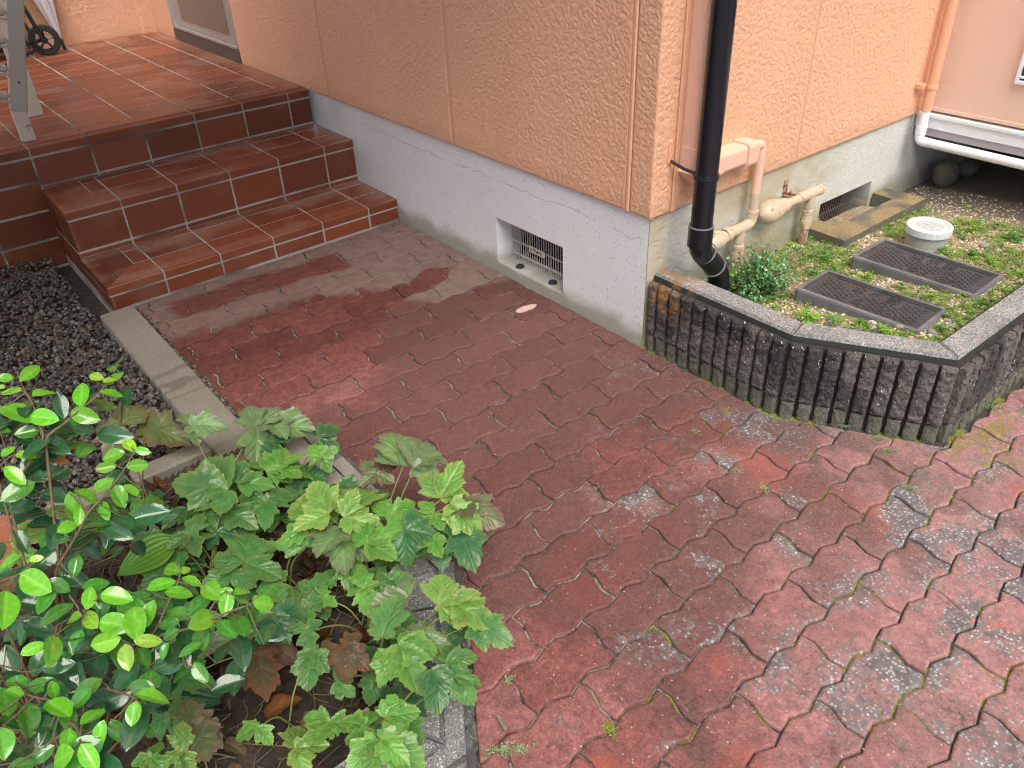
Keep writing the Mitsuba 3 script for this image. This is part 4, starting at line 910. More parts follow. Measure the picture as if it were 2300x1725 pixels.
# plant layout in millimetres and hundredths (world coordinates)
SHRUB_LEAVES = [
 [-1872,-352,500,42,-88,-22,-42,-41,81,59,"b"], [-1843,-376,483,61,-63,-49,5,-58,81,37,"g"], [-1897,-389,510,-24,-96,-14,63,-26,73,60,"b"], [-1756,-215,502,-13,-94,-32,62,-33,71,60,"b"], 
 [-1730,-276,504,61,-76,-23,-41,-55,73,38,"b"], [-1794,-222,466,83,-39,-40,22,-44,87,31,"g"], [-1758,-252,480,77,-27,-58,22,-74,63,40,"g"], [-1817,-232,467,69,-54,-48,-5,-70,71,40,"g"], 
 [-1712,-247,434,-62,-52,-58,-12,-67,73,49,"d"], [-1759,-222,422,-7,-91,-40,-54,-30,79,54,"d"], [-1801,-240,432,-95,-30,-8,19,-76,62,56,"d"], [-1785,-325,464,-59,-72,-38,1,-47,88,41,"g"], 
 [-1859,-311,500,-99,5,-10,-10,-3,99,41,"b"], [-1854,-335,505,85,-51,10,-39,-50,77,23,"y"], [-1822,-446,472,-95,-23,19,18,8,98,51,"g"], [-1810,-504,500,51,79,34,28,-53,80,38,"b"], 
 [-1785,-501,513,72,-69,-9,-17,-30,94,47,"b"], [-1775,-462,477,-61,-68,-40,-14,-40,91,37,"g"], [-1819,-518,505,-71,64,-28,-38,-3,92,29,"b"], [-1814,-496,489,11,-99,6,-48,1,88,37,"y"], 
 [-1804,-528,489,60,-79,13,-46,-21,86,52,"b"], [-1820,-490,469,1,-74,-67,19,-66,73,43,"g"], [-1827,-508,472,-66,-67,-33,-14,-33,94,42,"g"], [-1786,-591,497,-93,37,-6,-32,-71,62,46,"y"], 
 [-1774,-615,503,86,-41,-32,8,-50,86,36,"y"], [-1785,-610,501,-29,-89,-35,-21,-29,93,42,"y"], [-1862,-522,501,-24,-97,1,70,-17,70,45,"b"], [-1908,-544,515,99,9,-9,13,-57,81,29,"b"], 
 [-1884,-462,430,-74,-44,-51,-20,-58,79,38,"d"], [-1884,-483,435,15,-86,-48,37,-40,84,62,"d"], [-1849,-537,444,-36,-84,-40,-43,-24,87,44,"d"], [-1723,-554,501,-71,-51,-49,-37,-32,87,39,"b"], 
 [-1752,-544,498,-26,-96,-8,0,-8,100,54,"b"], [-1726,-535,509,99,-1,-12,12,-15,98,39,"b"], [-1706,-555,506,79,-61,-7,1,-10,99,38,"b"], [-1673,-538,501,61,-76,-22,22,-10,97,33,"b"], 
 [-1686,-489,492,25,-86,45,-47,30,83,35,"b"], [-1672,-521,496,83,45,-33,51,-38,77,25,"y"], [-1649,-564,490,6,-95,31,-27,28,92,45,"b"], [-1639,-606,498,92,-39,-4,-17,-50,85,21,"b"], 
 [-1625,-632,506,92,20,-35,38,-12,92,27,"b"], [-1627,-613,498,-60,-65,-47,-1,-57,82,32,"b"], [-1624,-635,494,75,-29,-60,63,1,78,26,"b"], [-1612,-678,518,78,-15,-60,27,-78,56,36,"b"], 
 [-1606,-654,497,95,29,-6,17,-38,91,15,"y"], [-1632,-627,462,-10,-99,10,39,6,92,54,"g"], [-1661,-625,481,-76,-44,48,65,-48,59,48,"b"], [-1656,-624,464,13,-99,4,13,6,99,50,"g"], 
 [-1686,-573,453,-78,58,23,13,-21,97,39,"g"], [-1704,-587,467,-89,43,-14,-37,-52,77,34,"g"], [-1712,-603,469,-80,31,-51,-60,-41,69,31,"g"], [-1693,-559,432,-17,-97,-15,-38,-8,92,38,"d"], 
 [-1684,-611,454,-25,-94,25,-9,28,96,44,"g"], [-1693,-653,470,-99,-10,11,10,10,99,33,"g"], [-1733,-620,470,-78,-44,-45,-33,-32,89,26,"g"], [-1730,-597,440,-19,-98,11,-9,13,99,43,"d"], 
 [-1751,-578,427,-49,-65,-57,27,-74,61,28,"d"], [-1726,-638,431,-74,66,-17,-58,-48,66,46,"d"], [-1717,-681,470,5,-90,-44,-41,-42,81,34,"g"], [-1718,-608,433,-9,-90,-43,14,-44,89,31,"d"], 
 [-1801,-715,510,73,-52,-45,43,-17,89,45,"b"], [-1804,-654,466,66,-74,-12,-38,-47,80,34,"g"], [-1800,-625,422,-95,30,-4,-24,-68,69,64,"d"], [-1804,-721,504,-56,-72,-40,-12,-41,91,34,"b"], 
 [-1874,-712,508,89,33,-32,33,2,94,38,"b"], [-1878,-643,468,89,40,24,-10,-33,94,31,"g"], [-1900,-635,498,39,-92,0,27,11,96,48,"b"], [-1926,-576,456,-20,-96,-21,42,-28,86,48,"g"], 
 [-1965,-584,462,70,-43,-57,61,-5,79,29,"g"], [-1899,-594,422,-77,-61,-19,8,-39,92,52,"d"], [-1902,-727,490,44,90,8,45,-30,84,36,"b"], [-1890,-752,513,-65,53,-54,-68,-10,73,45,"b"], 
 [-1881,-741,507,9,-83,-54,4,-54,84,36,"b"], [-1847,-722,504,-64,-53,-56,-26,-53,80,32,"b"], [-1841,-707,481,1,-77,-63,-15,-63,76,31,"g"], [-1959,-636,499,-13,-94,-31,48,-33,81,45,"b"], 
 [-1941,-523,463,68,-71,-17,23,-2,97,36,"g"], [-1938,-598,517,64,-16,-75,68,-35,65,26,"b"], [-1920,-549,453,87,-47,18,-43,-51,74,37,"g"], [-1887,-605,500,-14,-52,-84,15,-85,50,25,"b"], 
 [-1944,-554,483,-10,-99,-11,41,-14,90,43,"g"], [-1966,-694,485,92,-18,-36,28,-33,90,30,"g"], [-1945,-686,461,97,-2,24,-22,-55,81,31,"g"], [-1827,-584,416,98,-9,15,-16,-1,99,47,"d"], 
 [-1794,-559,469,-6,-96,-26,53,-25,81,42,"g"], [-1785,-595,435,43,-84,-33,52,-6,85,38,"d"], [-1826,-515,436,-14,-67,-73,-11,-72,68,50,"d"], [-1885,-367,425,-68,-44,-59,-53,-25,81,51,"d"], 
 [-1931,-410,428,-11,-82,-57,-29,-52,80,49,"d"], [-1899,-375,427,59,-71,-39,0,-48,87,52,"d"], [-1849,-415,439,16,-79,-60,14,-58,80,51,"d"], [-1826,-310,432,66,-67,-35,-10,-53,84,51,"d"], 
 [-1803,-388,447,95,-25,-17,11,-22,97,41,"g"], [-1797,-441,434,66,-66,-37,9,-42,90,46,"d"], [-1771,-493,472,59,-81,1,-25,-17,95,47,"g"], [-1756,-498,473,95,6,-31,29,-50,81,36,"g"], 
 [-1760,-485,406,66,-67,33,-17,30,94,46,"d"], [-1885,-634,476,0,-100,-5,31,-5,95,41,"g"], [-1969,-587,406,24,-94,24,21,29,93,49,"d"], [-1891,-723,468,-16,-95,-26,-26,-22,94,27,"g"], 
 [-1887,-715,440,65,-64,-42,-8,-61,79,36,"d"], [-1876,-461,433,71,-64,-28,23,-17,96,37,"d"], [-1957,-465,423,94,-17,-29,29,-1,96,35,"d"], [-1882,-279,432,16,-91,-38,-14,-40,91,56,"d"], 
 [-1892,-340,437,71,-65,-27,-9,-47,88,41,"d"], [-1859,-154,444,9,-67,-74,22,-71,67,50,"d"], [-1857,-57,431,77,-41,-49,6,-71,70,63,"d"], [-1877,-31,437,77,-37,-52,15,-69,70,54,"d"], 
 [-1755,-80,695,-90,-7,44,35,-72,60,25,"b"], [-1750,-105,698,87,47,13,21,-59,78,38,"b"], [-1753,-111,683,-71,70,-14,-15,4,99,43,"b"], [-1795,-103,663,57,-81,-10,6,-8,99,63,"b"], 
 [-1773,-104,698,-92,-26,29,39,-70,59,11,"y"], [-1743,-113,667,88,40,-27,33,-10,94,48,"b"], [-1703,-90,647,-14,-74,-66,22,-68,70,50,"d"], [-1760,-145,649,60,-80,4,-48,-31,82,52,"b"], 
 [-1683,-181,650,36,83,42,-24,-35,90,48,"b"], [-1632,-181,687,-61,75,24,-35,-53,77,27,"y"], [-1633,-186,675,89,37,27,-24,-13,96,34,"b"], [-1638,-193,690,98,-22,-4,-2,-27,96,20,"y"], 
 [-1648,-198,677,71,-62,-32,21,-24,95,42,"b"], [-1701,-174,644,62,-76,-18,-45,-54,72,46,"b"], [-1748,-168,616,91,36,-20,29,-23,93,60,"d"], [-1709,-154,601,69,-72,-6,-29,-34,89,43,"d"], 
 [-1755,-149,615,-95,13,27,13,-64,76,34,"g"], [-1768,-113,570,-63,61,48,15,-50,85,44,"d"], [-1812,-102,623,74,-60,-30,17,-28,95,22,"g"], [-1751,-39,589,65,26,71,-39,-69,61,31,"d"], 
 [-1786,-138,568,87,-41,-27,26,-8,96,60,"o"], [-1785,-184,545,97,13,-21,24,-60,76,49,"d"], [-1798,-178,512,84,-22,-50,22,-70,68,47,"d"], [-1827,-177,591,32,-83,-46,-6,-50,86,47,"b"], 
 [-1826,-156,599,93,35,11,3,-37,93,27,"b"], [-1806,-175,604,85,-45,-26,13,-31,94,30,"b"], [-1787,-142,529,-55,-74,-38,17,-54,82,50,"d"], [-1650,-291,623,10,-98,-15,-1,-15,99,34,"y"], 
 [-1645,-329,623,67,-70,-25,-41,-62,66,27,"b"], [-1656,-295,600,-94,34,2,-15,-48,87,36,"b"], [-1678,-318,599,-94,34,3,-26,-77,58,33,"b"], [-1668,-341,606,93,-18,-33,4,-84,55,33,"b"], 
 [-1728,-327,576,95,-13,27,-30,-39,87,33,"b"], [-1751,-286,563,56,-81,-13,38,11,92,40,"b"], [-1699,-344,586,9,-67,-74,38,-66,65,43,"b"], [-1685,-349,578,63,-62,-48,39,-28,88,34,"b"], 
 [-1757,-286,565,-22,-55,-81,-46,-67,58,36,"b"], [-1750,-311,547,-51,-77,-39,12,-51,85,34,"b"], [-1720,-311,536,-12,-94,-32,-55,-20,81,40,"b"], [-1767,-306,513,-81,-45,38,55,-33,77,37,"b"], 
 [-1751,-285,496,22,-96,16,-37,6,93,50,"g"], [-1723,-296,486,-21,-92,-34,-26,-28,92,35,"d"], [-1845,-123,474,70,-45,-55,-13,-84,52,51,"d"], [-1874,-97,464,98,9,-20,19,-76,62,43,"d"], ]
SHRUB_TWIGS = [
 [[-1844,-121,500],[-1805,-170,560],[-1772,-177,600],[-1753,-180,620],[-1754,-167,640],[-1747,-128,660],[-1750,-108,680],[-1748,-75,700]], 
 [[-1753,-180,620],[-1720,-183,630],[-1679,-182,650],[-1653,-200,670],[-1622,-185,690]], 
 [[-1832,-326,450],[-1794,-344,500],[-1774,-357,530],[-1746,-353,560],[-1727,-355,570],[-1698,-354,590],[-1673,-342,600],[-1645,-329,620]], 
 [[-1920,-336,480],[-1902,-336,490],[-1874,-355,500],[-1841,-339,500]], [[-1842,-160,580],[-1824,-159,590],[-1807,-166,600]], 
 [[-1829,-514,400],[-1785,-547,450],[-1776,-601,480],[-1755,-619,490]], [[-1796,-535,400],[-1743,-571,450],[-1713,-560,480],[-1684,-547,500],[-1672,-526,500]], 
 [[-1743,-571,450],[-1694,-619,470],[-1659,-640,490],[-1611,-662,500],[-1595,-655,500]], [[-1667,-616,480],[-1649,-609,490],[-1631,-611,500]], 
 [[-1871,-416,420],[-1817,-493,490],[-1823,-456,500]], [[-1817,-493,490],[-1803,-496,500],[-1795,-468,500]], [[-1741,-570,420],[-1722,-619,440],[-1727,-673,460]], 
 [[-1910,-576,420],[-1882,-681,480],[-1878,-709,490],[-1886,-746,500]], [[-1842,-580,420],[-1812,-670,470],[-1801,-708,490]], [[-1936,-519,460],[-1918,-602,490],[-1893,-632,490]], 
 [[-1950,-469,460],[-1918,-539,480]], ]
ANEMONE = [
 [-1558,436,200,"o",[[-2,100,0,-66,-1,75,101],[93,33,18,-4,-41,91,80],[-66,-67,-34,-5,-40,91,88],[-93,37,7,-4,-28,96,54]]], 
 [-1501,438,170,"o",[[44,-89,-6,-40,-26,88,106],[76,33,56,-24,-66,71,48],[-57,-65,-51,-26,-45,86,44]]], 
 [-1417,310,200,"p",[[77,-63,7,-33,-30,90,80],[-1,100,9,15,-9,99,52],[-11,-94,-32,15,-34,93,55]]], 
 [-1287,181,200,"p",[[12,98,16,-17,-14,98,80],[88,48,5,-4,-3,100,84],[-40,-87,-27,35,-42,84,96],[-98,9,-18,-21,-46,86,50]]], 
 [-1246,191,190,"p",[[66,-75,-9,-25,-33,91,105],[4,-100,7,14,8,99,79]]], 
 [-1171,71,170,"d",[[97,23,-3,8,-25,96,63],[8,100,-4,45,0,89,67],[46,-71,-54,-6,-63,78,60],[-96,8,-27,-28,-24,93,51]]], 
 [-1353,-27,220,"b",[[32,92,-22,14,19,97,95],[89,46,-3,20,-33,92,80],[72,-57,-40,8,-50,86,58],[-39,84,38,-20,-48,85,47],[-79,-61,7,39,-42,82,47]]], 
 [-1314,-31,210,"b",[[78,33,-53,61,-24,75,117],[96,21,19,-23,19,95,58],[29,-96,-2,9,1,100,55]]], 
 [-1457,-59,240,"m",[[-76,58,30,-12,-57,81,109],[-7,96,26,-29,-27,92,113],[-100,0,7,7,-28,96,69],[-59,-81,1,13,-8,99,68]]], 
 [-1424,-30,220,"m",[[89,46,-2,-3,12,99,80],[60,59,54,-27,-48,83,54],[64,-73,25,-27,10,96,71]]], 
 [-1252,-38,150,"d",[[35,81,48,-29,-39,87,39],[89,-45,-5,-13,-38,92,37],[-19,-98,11,6,10,99,54],[-84,-49,-22,-26,1,97,43],[-68,72,11,-23,-35,91,34]]], 
 [-1217,-46,200,"b",[[-19,88,42,-16,-45,88,43],[94,-20,29,-35,-62,70,39],[6,-81,-58,6,-58,81,40],[-99,-9,5,6,-10,99,32]]], 
 [-1320,-287,240,"y",[[13,95,30,-24,-26,94,89],[-39,90,-20,-41,3,91,110],[-94,-4,33,34,-15,93,69]]], 
 [-1301,-323,245,"y",[[80,60,-1,-1,3,100,125],[76,44,49,-29,-45,84,59],[67,-72,-19,-1,-27,96,72],[-29,-96,-4,-22,2,98,39]]], 
 [-1366,-269,220,"b",[[100,2,7,-6,-50,86,68],[-100,-2,-2,-1,-19,98,61],[61,-66,-44,10,-49,87,50],[22,96,16,22,-21,95,59]]], 
 [-1392,-299,200,"m",[[-75,62,23,-10,-45,89,57],[25,96,10,32,-18,93,52],[99,-5,13,-14,-35,93,41]]], 
 [-1313,-321,215,"p",[[-80,-54,26,16,22,96,91],[-44,-86,-27,-18,-21,96,93],[12,-97,-21,-18,-22,96,77],[63,-76,16,-36,-10,93,52]]], 
 [-1333,-377,170,"b",[[-57,-78,-27,-31,-11,95,52],[39,-89,-24,32,-11,94,40],[-92,37,-11,-23,-29,93,30]]], 
 [-1301,-413,235,"b",[[23,96,13,-29,-6,95,68],[98,-19,4,-5,-4,100,73],[33,-94,5,-10,1,99,67],[-62,-71,-33,-29,-18,94,48]]], 
 [-1217,-439,240,"d",[[71,-68,-18,-1,-26,97,63],[86,42,30,-1,-56,83,47],[-49,-64,-58,-30,-50,81,67],[-85,-28,-45,-34,-37,86,43],[98,-21,4,-8,-21,98,42]]], 
 [-1209,-370,230,"b",[[-37,91,21,-19,-29,94,49],[96,-15,25,-29,-48,83,49],[-23,-97,-9,-2,-8,100,46]]], 
 [-1146,-439,240,"b",[[-14,93,34,10,-33,94,40],[-93,19,-32,-35,-17,92,34],[-17,-98,-8,-18,-4,98,42],[79,53,31,-35,-2,94,32]]], 
 [-1125,-287,270,"p",[[35,88,32,13,-38,92,106],[-3,96,28,5,-27,96,79],[85,52,4,-5,-1,100,40]]], 
 [-1112,-314,275,"p",[[72,68,-10,38,-27,88,127],[98,0,22,-22,-3,98,67],[57,-77,-29,-23,-49,84,67],[2,-99,13,-5,13,99,55]]], 
 [-1169,-236,240,"q",[[-28,93,23,-34,-32,88,44],[-99,-8,-13,-11,-21,97,40],[50,-79,-36,-6,-45,89,42]]], 
 [-1155,-229,250,"n",[[59,60,54,-17,-57,81,35],[92,-35,-17,-4,-52,85,40],[-3,98,-19,-20,18,96,34]]], 
 [-1120,-435,270,"y",[[81,23,54,-52,-12,84,80],[2,94,33,-19,-32,93,63],[95,-30,-5,0,-17,99,60]]], 
 [-1116,-464,270,"y",[[27,-81,-52,-21,-58,79,81],[-39,-75,-53,-27,-46,84,47],[72,-54,-43,42,-14,90,49]]], 
 [-1085,-463,250,"q",[[38,-91,-18,-58,-38,72,88],[36,-91,19,-61,-8,79,56],[-29,-87,40,-7,44,90,65]]], 
 [-1115,-483,220,"d",[[-28,-93,-22,-15,-18,97,92],[24,-95,-20,-33,-27,91,45],[-36,-73,-59,-22,-54,81,42]]], 
 [-1153,-466,200,"d",[[88,-39,26,-37,-23,90,35],[4,-100,3,-5,3,100,56],[-49,-86,-13,4,-17,98,67],[-82,-10,-56,-57,4,82,28]]], 
 [-1181,-480,220,"b",[[-20,-97,-15,-40,-6,91,45],[-95,-17,26,29,-22,93,31],[81,-58,-10,-9,-30,95,27]]], 
 [-1514,-258,200,"m",[[51,86,-8,32,-10,94,97],[48,-88,0,-5,-2,100,77],[-62,78,-10,-24,-7,97,64]]], 
 [-1545,-245,180,"m",[[-1,92,38,-12,-38,92,53],[-97,-8,23,25,-32,91,54],[46,-85,-24,-26,-39,88,54]]], 
 [-1529,-413,190,"d",[[86,48,17,8,-46,88,56],[81,-34,-48,26,-52,81,65],[6,-92,-38,16,-37,92,61],[-71,-70,-9,-16,4,99,57],[31,92,23,13,-28,95,41]]], 
 [-1416,-411,150,"b",[[49,77,42,5,-50,86,27],[30,-95,-13,-16,-18,97,31],[-98,16,12,12,1,99,27]]], 
 [-1351,-471,180,"b",[[38,81,45,-17,-41,89,46],[92,-30,24,-26,-3,96,29],[-36,-93,-3,-6,-1,100,52],[-92,40,-7,-4,9,99,31]]], 
 [-1309,-585,220,"p",[[33,90,29,-45,-12,88,45],[97,-23,9,-17,-35,92,38],[3,-99,-14,-1,-14,99,41],[-97,-25,5,14,-36,92,44],[-94,28,21,10,-36,93,63],[-24,97,-2,1,2,100,46]]], 
 [-1321,-470,170,"m",[[97,14,-19,22,-30,93,48],[-28,-93,-24,-24,-17,95,33],[53,-73,-43,-23,-61,76,28]]], 
 [-1287,-664,250,"y",[[64,75,16,-3,-19,98,71],[98,2,20,-19,-10,98,51],[21,-95,-22,17,-18,97,47],[-90,-43,-12,3,-33,94,41],[-43,-79,-44,-45,-24,86,45]]], 
 [-1262,-675,245,"y",[[94,-28,20,-26,-19,95,49],[24,-94,24,-11,22,97,76],[-28,-91,-31,-18,-27,95,42]]], 
 [-1252,-729,240,"m",[[19,-98,3,-45,-6,89,71],[80,-53,-28,20,-21,96,40],[-28,-96,-8,11,-11,99,53]]], 
 [-1406,-650,240,"m",[[76,57,32,-31,-10,94,76],[100,-5,-3,4,6,100,43],[16,93,32,-7,-31,95,42],[-41,-91,-1,-7,2,100,30]]], 
 [-1394,-690,250,"b",[[76,-61,-22,-4,-39,92,63],[-20,-96,-20,9,-22,97,78],[-72,-67,-16,-7,-17,98,58],[98,20,9,-11,7,99,33]]], 
 [-1410,-689,235,"b",[[-84,-46,-28,-13,-33,93,49],[-86,48,-19,-36,-29,89,36]]], 
 [-1332,-676,220,"p",[[25,-93,-27,22,-22,95,56],[83,-32,46,-49,-1,87,31],[-3,-84,-55,-32,-51,80,57],[-51,85,8,-3,-11,99,32]]], 
 [-1341,-760,220,"m",[[83,56,-6,9,-2,100,49],[93,-36,6,-17,-27,95,50],[18,-98,9,-21,5,98,34]]], 
 [-1377,-767,240,"d",[[-35,87,34,41,-18,89,34],[93,35,14,-10,-13,99,34],[49,-84,-23,-20,-36,91,44],[-40,-86,-31,6,-36,93,65],[-70,-71,-10,9,-22,97,43]]], 
 [-1350,-799,230,"m",[[-3,-97,-26,-28,-24,93,52],[61,-79,5,18,20,96,42],[82,43,38,-10,-55,83,17],[-16,-98,-12,-2,-11,99,34]]], 
 [-1283,-685,210,"d",[[43,-88,-20,9,-18,98,38],[0,-81,-58,23,-56,79,41],[77,-64,-2,-28,-35,89,34]]], 
 [-1493,-800,250,"b",[[85,46,28,-12,-34,93,37],[91,-40,-13,6,-18,98,52],[38,79,49,-26,-41,87,23]]], 
 [-1524,-786,240,"b",[[-55,82,16,14,-10,98,40],[72,68,-17,17,7,98,38],[-93,-32,18,19,-2,98,31]]], 
 [-1523,-843,270,"b",[[100,3,-6,6,-11,99,42],[42,-80,-44,-3,-50,87,73],[22,-97,6,-8,5,100,49]]], 
 [-1527,-832,262,"b",[[-60,77,-21,-3,23,97,50],[-95,-30,3,13,-30,95,55],[-61,-79,4,4,2,100,51]]], [-1465,-804,220,"m",[[-3,-99,15,-30,15,94,51],[52,-86,-3,10,2,100,32]]], 
 [-1557,-712,200,"b",[[87,44,24,-13,-26,96,33],[-66,72,22,-1,-31,95,40],[-83,-46,30,36,-4,93,50],[53,-83,15,-32,-3,95,41]]], 
 [-1653,-608,160,"b",[[-95,24,-19,-22,-12,97,37],[18,-93,-31,-7,-32,94,34],[77,51,39,-12,-48,87,20],[-50,82,28,20,-20,96,21]]], 
 [-1739,-539,170,"q",[[7,98,19,0,-19,98,52],[98,16,13,-8,-29,95,32],[31,-91,-26,-22,-34,91,55],[-9,-97,20,-10,21,97,82],[-77,64,1,-9,-13,99,27]]], 
 [-1627,-719,200,"y",[[49,84,-21,37,1,93,59],[85,-52,9,-8,4,100,48],[-99,-10,11,13,-20,97,42],[-9,-99,8,28,5,96,46],[46,-85,-24,-34,-42,84,38]]], 
 [-1779,-589,190,"y",[[54,66,53,11,-68,72,42],[-93,-25,26,27,0,96,31],[10,-97,-23,14,-21,97,36]]], 
 [-1588,-454,150,"n",[[97,-10,-22,22,3,97,47],[-94,32,-8,-24,-51,83,37],[-18,-95,24,26,19,95,88],[-66,-74,-15,19,-36,91,58],[3,-99,-16,17,-16,97,40]]], 
 [-1505,-531,170,"m",[[-55,-59,-59,-37,-47,81,63],[12,-97,-22,-19,-24,95,45],[-92,-36,-17,-10,-20,97,36]]], 
 [-1460,-586,200,"n",[[-97,-20,-12,-5,-33,94,32],[-41,-89,-19,14,-27,95,63],[17,-98,-9,-28,-14,95,57],[98,16,-14,18,-26,95,39]]], 
 [-1501,-625,170,"m",[[84,47,26,-14,-27,95,35],[27,-96,1,6,3,100,39],[-45,81,38,-15,-49,86,29],[-29,-91,-29,-14,-26,96,30]]], 
 [-1491,-488,180,"m",[[-27,-89,-36,-24,-30,92,40],[-67,69,27,15,-23,96,32],[99,-2,12,-12,-28,95,30]]], 
 [-1571,-96,200,"m",[[-97,-22,12,16,-13,98,48],[74,59,33,-20,-27,94,53],[99,-12,-5,1,-30,95,46],[-14,-98,-15,-8,-14,99,52]]], 
 [-1516,-104,180,"d",[[53,81,26,9,-35,93,42],[73,-68,-12,-4,-22,98,40],[-85,-31,-43,-38,-22,90,38]]], 
 [-1653,72,160,"d",[[-84,-9,-53,-40,-56,73,27],[100,-2,-5,5,-24,97,28],[-13,-99,-6,19,-9,98,39]]], 
 [-1479,-73,200,"m",[[42,-91,0,-8,-4,100,74],[-92,-11,-37,-34,-21,92,42],[83,52,20,20,-61,76,44]]], 
 [-1820,-574,200,"b",[[-96,26,8,-1,-33,95,28],[63,76,-16,4,17,98,31],[26,-95,-20,5,-19,98,33]]], 
 [-1799,-584,180,"d",[[-31,95,6,-25,-14,96,31],[28,-95,13,-30,4,95,37],[68,73,-10,29,-15,94,26]]], [-1880,-8,300,"y",[[90,44,3,5,-18,98,85],[27,-82,-50,34,-40,85,56]]], 
 [-1488,-325,170,"m",[[95,29,12,-11,-5,99,37],[-10,-99,10,5,10,99,55],[-90,41,-16,-25,-18,95,33]]], [-1366,-371,140,"b",[[82,-29,50,-53,-1,85,24],[-88,-15,-45,-41,-23,88,22]]], 
 [-1544,-6,200,"d",[[54,-82,-15,-30,-36,88,77],[-5,-100,-1,10,-2,99,69],[-96,-29,-3,-2,-7,100,59]]], 
 [-1522,-52,200,"m",[[-8,100,-4,-8,4,100,50],[94,-32,-12,-1,-38,92,44],[2,-97,-23,0,-23,97,45]]], 
 [-1559,-17,160,"m",[[-71,-70,-5,11,-18,98,52],[46,-66,-59,17,-59,79,50],[93,36,2,13,-39,91,38]]], 
 [-1465,-32,160,"m",[[46,-88,-11,-19,-21,96,71],[-33,92,22,-44,-35,83,54],[-60,-79,-13,26,-34,90,51]]], 
 [-1384,26,150,"d",[[41,-87,-27,13,-24,96,47],[-25,-73,-63,-7,-64,77,49],[-96,19,-18,-26,-55,80,37]]], 
 [-1223,-132,170,"d",[[64,-76,-9,-27,-33,91,56],[-15,-97,-17,-1,-17,99,68],[-72,-51,-48,-5,-65,76,33]]], 
 [-1307,-86,160,"d",[[-93,28,-25,-32,-23,92,44],[3,-98,-18,-17,-19,97,50],[11,92,37,-2,-37,93,45]]], ]

# ---------------------------------------------------------------- plants
def frame(a, n):
    a = np.array(a, float); a /= np.linalg.norm(a); n = np.array(n, float); n = n - a * (n @ a); n /= np.linalg.norm(n)
    return a, np.cross(n, a), n
def oval_leaf(base, a, n, L, W, col, fold=.22, curl=.12, tipcol=None, nu=11, nv=8, rnd=0.0, g=rng):
    """smooth-edged leaf: cupped along the midrib, recurved at the tip"""
    a, s, n = frame(a, n); t = np.linspace(0, 1, nu)[:, None]; v = np.linspace(-1, 1, nv + 1)[None]
    half = W * np.power(np.sin(np.pi * np.clip(t, 0, 1) ** .95), .64) * (1 - .22 * np.clip((t - .80) / .20, 0, 1) ** 1.5) * (1 - .25 * np.clip((.16 - t) / .16, 0, 1))
    tw = g.normal(0, .15)
    x = t * L; y = v * half; z = fold * np.abs(y) * (1 - .3 * t) + tw * y * t - curl * L * t * t + .012 * L * np.sin(9 * t + 4 * np.abs(v)) * np.abs(v)
    P = np.array(base)[None, None] + x[..., None] * a + y[..., None] * s + z[..., None] * n
    m = grid(P); c = np.array(col)[None, None] * np.ones(P.shape)
    c = c * (1 + .10 * np.sin(26 * t + 5 * np.abs(v))[..., None] * (np.abs(v)[..., None] > .1))
    mid = np.exp(-(v / .16) ** 2) * np.ones_like(t); c = c + (mid * .30)[..., None] * np.array([.12, .16, .05]) * (c.mean() / .12)
    sn = meshkit.noise(np.stack([t * 9 + 0 * v, v * 4 + 0 * t, 0 * t + 0 * v + g.uniform(0, 99)], -1))
    c = c * (.84 + .32 * sn)[..., None]; spot = np.clip((sn - .86) / .08, 0, 1)[..., None] * .7; c = c * (1 - spot) + np.array([.20, .15, .05]) * spot
    if tipcol is not None:
        k = np.clip((t - .62) / .12 + .15 * np.sin(7 * v), 0, 1)[..., None]; c = c * (1 - k) + np.array(tipcol) * k
    return m, c.reshape(-1, 3), P
COL = {'b': (.120, .370, .024), 'y': (.22, .45, .03), 'g': (.055, .215, .028), 'd': (.026, .095, .036), 'o': (.026, .095, .036)}
gs = np.random.default_rng(21)
shrub = thing('glossy_shrub', 'glossy round leaved evergreen shrub with lime new growth, wet with rain', 'shrub')
ROOT = np.array([-1.95, -.42, .05])
pts_all = []
for tw in SHRUB_TWIGS:
    p = np.array(tw) / 1000.; q = p[0]
    mid = (q * .5 + ROOT * .5) + np.array([0, .0, -.03]); start = np.array([ROOT, mid]) if np.linalg.norm(q[:2] - ROOT[:2]) > .0 else np.array([ROOT])
    full = arc_path(np.vstack([start, p]), .04, 4)
    r = np.linspace(.0030, .0012, len(full)); put('branch', tube(full, r, 7), 'm_bark', shrub, smooth=60)
    for a, b_ in zip(full, full[1:]):
        for s in np.linspace(0, 1, 6): pts_all.append(a + (b_ - a) * s)
pts_all = np.array(pts_all)
drops, dn = [], []
pet = []
DOME = trimesh.creation.icosphere(subdivisions=1); DOME.vertices *= [1, 1, .55]
UNDER = []
for row in SHRUB_LEAVES:
    UNDER.append(row)
    if gs.random() < .85:
        o = [gs.normal(0, 22), gs.normal(0, 22), -gs.uniform(25, 80)]; a2 = gs.uniform(0, 6.28)
        UNDER.append([row[0] + o[0], row[1] + o[1], row[2] + o[2], 100 * math.cos(a2), 100 * math.sin(a2), 0, gs.normal(-5, 25), gs.normal(-25, 25), 90, gs.uniform(42, 60), 'd' if gs.random() < .65 else 'g'])
